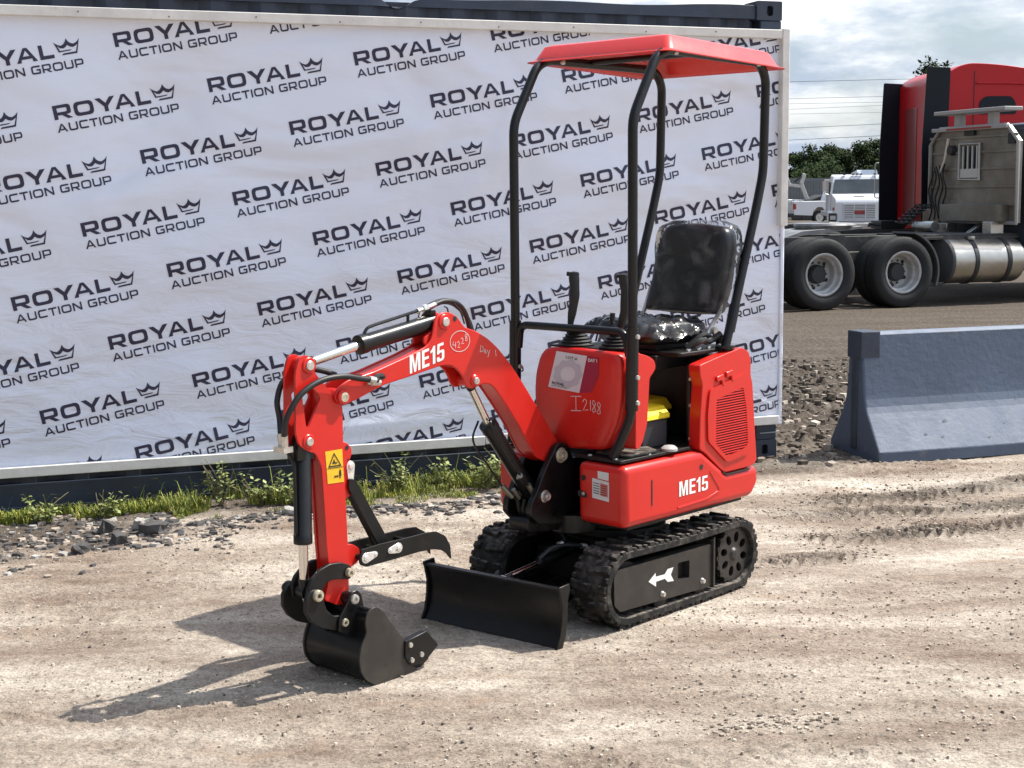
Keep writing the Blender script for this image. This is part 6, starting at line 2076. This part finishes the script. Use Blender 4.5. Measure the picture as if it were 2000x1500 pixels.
# ---------------- white truck facing us
WPT = mat('white_truck_paint', (.72, .74, .77), .35, coat=.3)
GLS = mat('windscreen_glass', (.06, .07, .08), .15, noise=(.9, .4))
T3 = thing('white_truck', 'white medium truck facing the camera with slatted grille and wide windscreen', 'truck', (13.72, 58.5, -.24), R(-9))
# local: x to the right in the picture, y away; front at y=0
mb = MB()
hood = rnd_poly([(0, .80), (0, 1.55), (.10, 1.70), (1.35, 1.90), (1.35, .80)], .06, 4)     # (y,z)
mb.prism(hood, -1.02, 1.02, 'x'); mb.v = [(p[0] * (1 - .10 * max(0, 1.2 - p[1]) * max(0, p[2] - .9)), p[1], p[2]) for p in mb.v]
body3 = part('hood', mb, WPT, T3, bevel=.10, seg=3)
mb = MB(); mb.prism(rnd_poly([(1.28, .9), (1.28, 1.86), (1.75, 2.62), (3.2, 2.68), (3.2, .9)], .08, 4), -1.08, 1.08, 'x'); mb.v = [(p[0] * (1 - .14 * max(0, p[2] - 1.86)), p[1], p[2]) for p in mb.v]; cab3 = part('cab', mb, WPT, T3, bevel=.07, seg=3)
mb = MB()
def wq(x, t_): 
    return (x * (1 - .07 * t_), 1.28 + (.04 + .60 * t_) * .618 - .035, 1.90 + .60 * t_)
V = [wq(-.98, .03), wq(.98, .03), wq(.95, .95), wq(-.95, .95)]; mb.add(V, [(0, 1, 2, 3)]); part('windscreen', mb, GLS, cab3, smooth=False)
mb = MB(); mb.box(-1.06, -1.03, 1.85, 2.7, 1.85, 2.36); mb.box(1.03, 1.06, 1.85, 2.7, 1.85, 2.36); part('side_window', mb, GLS, cab3)
mb = MB()
for x in (-.5, -.15, .0, .15, .7): mb.box(x - .05, x + .05, 1.72, 1.82, 2.64, 2.70)
part('roof_marker', mb, HUB, cab3)
mb = MB(); mb.box(-.62, .62, -.012, .01, .90, 1.50); gb = part('grille', mb, mat('grille_grey', (.18, .18, .19), .6), body3)
mb = MB()
for k in range(9): mb.box(-.62, .62, -.035, -.012, .90 + k * .07, .935 + k * .07)
for x in (-.62, -.22, .22, .59): mb.box(x, x + .03, -.038, -.012, .90, 1.50)
part('grille_bar', mb, WPT, gb)
mb = MB(); mb.box(-.20, .20, -.05, -.036, 1.10, 1.25); part('badge', mb, mat('badge_red', (.25, .05, .05), .5), gb)
mb = MB(); put2d(mb, text2d('GMC', 1, .03), (-.15, -.052, 1.125), (1, 0, 0), (0, 0, 1), fit=(.30, .10)); part('badge_lettering', mb, mat('badge_text', (.5, .08, .07), .5), gb, smooth=False)
mb = MB(); mb.box(-.2, .2, .55, .62, 1.775, 1.80); part('hood_vent', mb, HUB, body3)
for sx in (-1, 1):
    mb = MB(); mb.prism(rnd_poly([(.0, .62), (.0, 1.16), (.12, 1.22), (1.2, 1.22), (1.3, .8), (1.2, .62)], .08, 3), sx * 1.0 - .19, sx * 1.0 + .19, 'x'); fd = part('fender', mb, WPT, T3, bevel=.05)
    mb = MB(); mb.box(sx * 1.02 - .17, sx * 1.02 + .15, -.02, .05, .80, 1.14); part('headlight_housing', mb, HUB, fd, bevel=.03)
    mb = MB(); mb.box(sx * 1.02 - .11, sx * 1.02 + .10, -.035, -.02, .88, 1.04); part('headlight', mb, mat('headlight_glass', (.5, .5, .5), .2), fd, bevel=.02)
    mb = MB(); mb.box(sx * .98 - .06, sx * .98 + .06, .02, .10, 1.24, 1.36); part('marker_light', mb, mat('red_marker', (.35, .04, .05), .3), fd)
    mb = MB(); mb.tube(bend([(sx * 1.05, 1.4, 1.85), (sx * 1.30, 1.25, 1.9), (sx * 1.30, 1.25, 2.45), (sx * 1.08, 1.6, 2.45)], .05), .014, 6); mb.box(sx * 1.30 - .08, sx * 1.30 + .08, 1.24, 1.30, 2.0, 2.40); part('mirror', mb, BOLT, cab3)
    wh = MB(); wh.lathe([(0, 0), (.28, 0), (.30, -.02), (.44, -.01), (.47, .05), (.47, .25), (.44, .3), (0, .3)], 30, (.7, 0, .47), 'y')
    wh.v = [(sx * (1.14 - p[1]), p[0], p[2]) for p in wh.v]
    part('front_wheel', wh, TYRE, T3)
mb = MB(); mb.prism(rnd_poly([(-.28, .46), (-.30, .74), (-.22, .78), (.1, .78), (.1, .46)], .04, 3), -1.20, 1.20, 'x'); bm3 = part('bumper', mb, mat('bumper_chrome', (.62, .60, .58), .35, metal=.6), T3, bevel=.03)
mb = MB()
for x in (-.42, .30): mb.box(x, x + .18, -.315, -.295, .60, .69)
part('bumper_slot', mb, HUB, bm3)
mb = MB(); mb.box(-1.1, 1.1, 3.25, 8.2, .95, 1.15); mb.box(-.9, 1.1, 3.3, 8.0, 1.15, 2.5); part('truck_bed', mb, mat('bed_white', (.45, .46, .48), .6), T3, bevel=.03)
mb = MB(); mb.prism([(2.75, 2.66), (3.2, 2.86), (6.5, 2.78), (6.5, 2.66)], .1, .9, 'x'); part('roof_rack', mb, mat('pale_rack', (.5, .55, .6), .5), T3)

# ---------------- white pickup
T4 = thing('pickup_truck', 'white pickup truck seen from its rear corner left of the white truck', 'pickup', (16.3, 85.5, -.1), R(14))
# x to the right = forward
mb = MB(); mb.prism(rnd_poly([(0, .55), (0, 1.30), (2.5, 1.33), (2.5, .50), (2.0, .5), (1.95, .75), (1.75, .98), (1.45, .98), (1.2, .75), (1.15, .5)], .04, 3), 0, 1.85)
pb = part('bed', mb, WPT, T4, bevel=.04)
mb = MB(); mb.prism(rnd_poly([(2.5, .5), (2.5, 1.33), (2.7, 1.95), (3.9, 1.95), (4.5, 1.35), (5.8, 1.2), (5.8, .5)], .08, 3), .02, 1.83); pc = part('cab', mb, WPT, T4, bevel=.05)
mb = MB(); mb.prism([(2.8, 1.38), (2.9, 1.85), (3.8, 1.85), (4.2, 1.38)], .0, .02); part('side_window', mb, GLS, pc)
mb = MB(); mb.box(-.02, .12, -.012, .16, .86, 1.18); part('tail_light', mb, mat('tail_red', (.4, .02, .02), .3), pb, bevel=.02)
mb = MB(); mb.box(-.2, -.02, .05, 1.8, .42, .62); part('bumper', mb, HUB, T4, bevel=.03)
for s in (1.58, 4.9):
    mb = MB(); mb.lathe([(0, .0), (.20, .0), (.24, -.01), (.36, -.01), (.39, .04), (.39, .22), (.36, .26), (0, .26)], 30, (s, -.01, .39)); w4 = part('wheel', mb, TYRE, T4)
    mb = MB(); mb.lathe([(0, -.03), (.10, -.03), (.12, -.01), (.23, -.015), (.24, -.005)], 24, (s, -.01, .39)); part('rim', mb, ALU, w4)
mb = MB()
for k in range(4): mb.tube(smooth_line([(-.25 - .1 * k, .3 * k, 1.1), (-.1, .3 * k, 1.38), (.3, .3 * k, 1.40), (.55, .3 * k, 1.36)]), .03, 6)
part('tow_gear', mb, ALU, T4)
# white digger arm behind the pickup
T5 = thing('digging_machine', 'white folded digger arm rising behind the pickup bed', 'excavator', (18.6, 93.5, -.1), R(10))
DWH = mat('digger_white', (.55, .54, .50), .6, noise=(3, .2))
def bar(mb, a, b_, w, d=.14):
    a, b_ = Vector(a), Vector(b_); t_ = (b_ - a).normalized(); n_ = Vector((-t_.z, 0, t_.x)) * w / 2
    V = [p + s * n_ + Vector((0, y, 0)) for y in (0, d) for p in (a, b_) for s in (-1, 1)]
    mb.add(V, [(0, 1, 3, 2), (4, 6, 7, 5), (0, 4, 5, 1), (2, 3, 7, 6), (0, 2, 6, 4), (1, 5, 7, 3)])
mb = MB(); bar(mb, (.2, 0, 1.0), (-.35, 0, 2.35), .26); bar(mb, (-.35, 0, 2.35), (-.15, 0, 3.0), .24); b5 = part('boom', mb, DWH, T5, bevel=.03)
mb = MB(); bar(mb, (-1.2, .02, 2.3), (-.25, .02, 2.2), .2); bar(mb, (-1.35, .02, 2.95), (-1.45, .02, .9), .26); bar(mb, (-1.35, .03, 2.9), (-1.05, .03, 2.2), .16); part('stick', mb, DWH, T5, bevel=.03)
mb = MB(); mb.cyl((-1.55, .1, 2.8), (-1.6, .1, 1.7), .06, 8); mb.cyl((-.2, .1, 2.9), (-.8, .1, 2.5), .06, 8); part('cylinder', mb, HUB, T5)
mb = MB(); mb.prism(rnd_poly([(-.2, .7), (1.6, .7), (1.6, 1.5), (.9, 1.7), (-.2, 1.3)], .1), -.6, .9); mb.box(-.6, 1.6, -.7, 1.1, .1, .6); part('body', mb, HUB, T5, bevel=.05)
T6 = thing('storage_box', 'plain grey storage container far behind the pickup', 'container', (17.6, 97, 0), R(4))
mb = MB(); mb.box(0, 5.6, 0, 2.4, .1, 2.65)
for k in range(28): mb.box(.1 + k * .19, .19 + k * .19, -.03, .0, .2, 2.5)
part('box_wall', mb, mat('grey_box', (.19, .20, .21), .7, noise=(1.5, .15)), T6)
T7 = thing('dark_shed', 'dark open shed with posts between the grey container and the white truck', 'shed', (25.0, 112, 0), R(5))
mb = MB(); mb.box(0, 5, 0, .2, 0, 3.0); mb.box(-.3, 5.4, -1.2, 1.5, 3.0, 3.15)
part('shed_wall', mb, mat('dark_wood', (.03, .03, .03), .8, noise=(1, .4)), T7)
mb = MB()
for k in range(5): mb.box(k * 1.2, k * 1.2 + .15, -1.1, -.95, 0, 3.0)
part('shed_post', mb, mat('dark_post', (.05, .05, .06), .8), T7)

# ---------------- trees on the far side
BARK = mat('bark', (.07, .055, .04), .9, noise=(6, .3))
LFS = [mat('foliage_dark', (.030, .048, .020), .9, spec=.08, noise=(.9, .3)), mat('foliage_mid', (.040, .058, .024), .9, spec=.08, noise=(.9, .3)), mat('foliage_light', (.060, .078, .032), .9, spec=.08, noise=(.9, .3)),
       mat('foliage_dry', (.12, .10, .055), .9, spec=.08, noise=(.9, .3))]


def tree(x, y, h, w, seed, label, kind='tree', lobes=7, leaf=.13, dens=800, base=.15, mats=(0, 1, 2), lean=0., group=None):
    r = random.Random(seed)
    t = thing(kind, label, 'tree', (x, y, 0), r.random() * 6, group)
    mb = MB()
    top = Vector((lean, 0, h * .8))
    mb.tube(smooth_line([(0, 0, -.1), (lean * .2, .05, h * .25), (lean * .6, -.05, h * .5), top]), [h * .028 * (1 - .8 * i / 18) for i in range(19)], 8)
    L_ = []
    for k in range(lobes):
        a = 2 * PI * k / lobes + r.uniform(-.4, .4); f = r.uniform(.25, .95)
        c = Vector((math.cos(a) * w * .34 * f + lean * .6, math.sin(a) * w * .34 * f, h * r.uniform(base + .22, .84)))
        L_.append((c, w * r.uniform(.16, .27), h * r.uniform(.10, .17)))
        mb.tube([(lean * .4, 0, h * .3), tuple(c * .6 + Vector((lean * .2, 0, h * .2))), tuple(c)], [h * .012, h * .008, h * .003], 5)
    L_.append((Vector((lean, 0, h * .88)), w * .17, h * .12))
    part('trunk', mb, BARK, t)
    cr = MB()
    for c, rw, rh in L_:
        for k in range(dens):
            d = Vector((r.gauss(0, 1), r.gauss(0, 1), r.gauss(0, 1))).normalized()
            q = r.random() ** .42
            p = c + Vector((d.x * rw, d.y * rw, d.z * rh)) * q * r.uniform(.85, 1.18)
            if p.z < h * base * .5: continue
            u_ = Vector((r.gauss(0, 1), r.gauss(0, 1), r.gauss(0, .6))).normalized(); v_ = u_.cross(d).normalized()
            s_ = leaf * r.uniform(.5, 1.3)
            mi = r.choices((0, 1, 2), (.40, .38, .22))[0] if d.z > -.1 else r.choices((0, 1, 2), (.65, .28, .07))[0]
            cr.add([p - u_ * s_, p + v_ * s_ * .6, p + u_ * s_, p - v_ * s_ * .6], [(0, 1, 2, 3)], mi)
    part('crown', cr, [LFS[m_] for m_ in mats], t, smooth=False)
    return t


def px_tree(px, depth): return (px - 1000) / 2889 * depth


G = 'trees on the far side of the yard'
for (px, dep, h, w, sd_, lab, kw) in (
    (1520, 150, 6.0, 6.5, 1, 'leftmost low dark tree beside the banner edge', {}),
    (1552, 150, 5.8, 5.5, 2, 'low rounded tree second from the banner edge', {}),
    (1578, 148, 6.7, 4.6, 3, 'spindly tall tree with ragged flat top, left part of the tree line', dict(lobes=6, dens=230, base=.42, lean=-.5)),
    (1592, 154, 5.2, 6.0, 14, 'mid height tree under the ragged tall one', {}),
    (1618, 150, 6.6, 5.4, 4, 'tallest rounded dark tree in the middle of the tree line', dict(lobes=9)),
    (1646, 152, 6.3, 5.4, 5, 'brownish dry tree right of the tallest one', dict(mats=(1, 3, 3), dens=300)),
    (1660, 160, 6.2, 3.8, 15, 'thin pale almost bare tree above the white truck', dict(mats=(3, 3, 2), dens=60, lobes=8, base=.4)),
    (1676, 150, 6.9, 6.4, 6, 'broad green tree directly above the white truck windscreen', {}),
    (1704, 152, 7.2, 6.8, 7, 'broad green tree above the right half of the white truck', dict(lobes=9)),
    (1738, 150, 7.0, 7.0, 8, 'green tree partly hidden by the red truck fairing', {})):
    tree(px_tree(px, dep), dep, h * 1.0, w, sd_, lab, group=G, **kw)
tree(px_tree(1808, 62), 62, 7.15, 2.1, 21, 'tree top showing above the roof of the red sleeper truck', lobes=9, leaf=.10, dens=500, base=.5)
# hedge like undergrowth below the trees
r_ = random.Random(77); mb = MB()
for k in range(44000):
    x = r_.uniform(8, 70); y = r_.uniform(140, 146); z = r_.random() ** 1.1 * (4.1 + .9 * math.sin(x * .9) + .5 * math.sin(x * 2.3))
    u_ = Vector((r_.gauss(0, 1), r_.gauss(0, 1), r_.gauss(0, 1))).normalized(); v_ = u_.orthogonal().normalized(); s_ = r_.uniform(.10, .26); p = Vector((x, y, z))
    mb.add([p - u_ * s_, p + v_ * s_ * .6, p + u_ * s_, p - v_ * s_ * .6], [(0, 1, 2, 3)], r_.choices((0, 1, 2), (.6, .3, .1))[0])
o = part('undergrowth', mb, LFS[:3], None, smooth=False); tag(o, kind='stuff')

# ---------------- power lines over the yard
WIRE = mat('power_cable', (.20, .22, .24), .7)
for k, (yl, yr, th_, dep) in enumerate(((160, 155, .028, 95), (193, 188, .022, 100), (203, 199, .018, 102), (214, 205, .018, 104), (223, 219, .016, 106), (251, 241, .026, 96), (274, 264, .030, 94))):
    def w_at(px, py):
        d = Vector((R2 * (px - 1000) / 2889 + Fv - U2 * (py - 750) / 2889)); t_ = dep / d.y; return Vector((0, 0, CAMH)) + d * t_
    a = w_at(1532, yl); b_ = w_at(1742, yr); d = (b_ - a)
    A_ = a - d * 5; B_ = b_ + d * 6
    pts = []
    for q in range(41):
        f = q / 40; p = A_ * (1 - f) + B_ * f; p.z -= 0; pts.append(p)
    mb = MB(); mb.tube(pts, th_ * .62, 5)
    names = ['topmost', 'second from the top', 'third from the top', 'fourth from the top, middle of the close bunch', 'fifth from the top, last of the close bunch', 'second from the bottom', 'lowest']
    o = part('power_cable', mb, WIRE, None); tag(o, 'thin dark power cable across the sky, ' + names[k], 'cable', 'power cables across the sky')
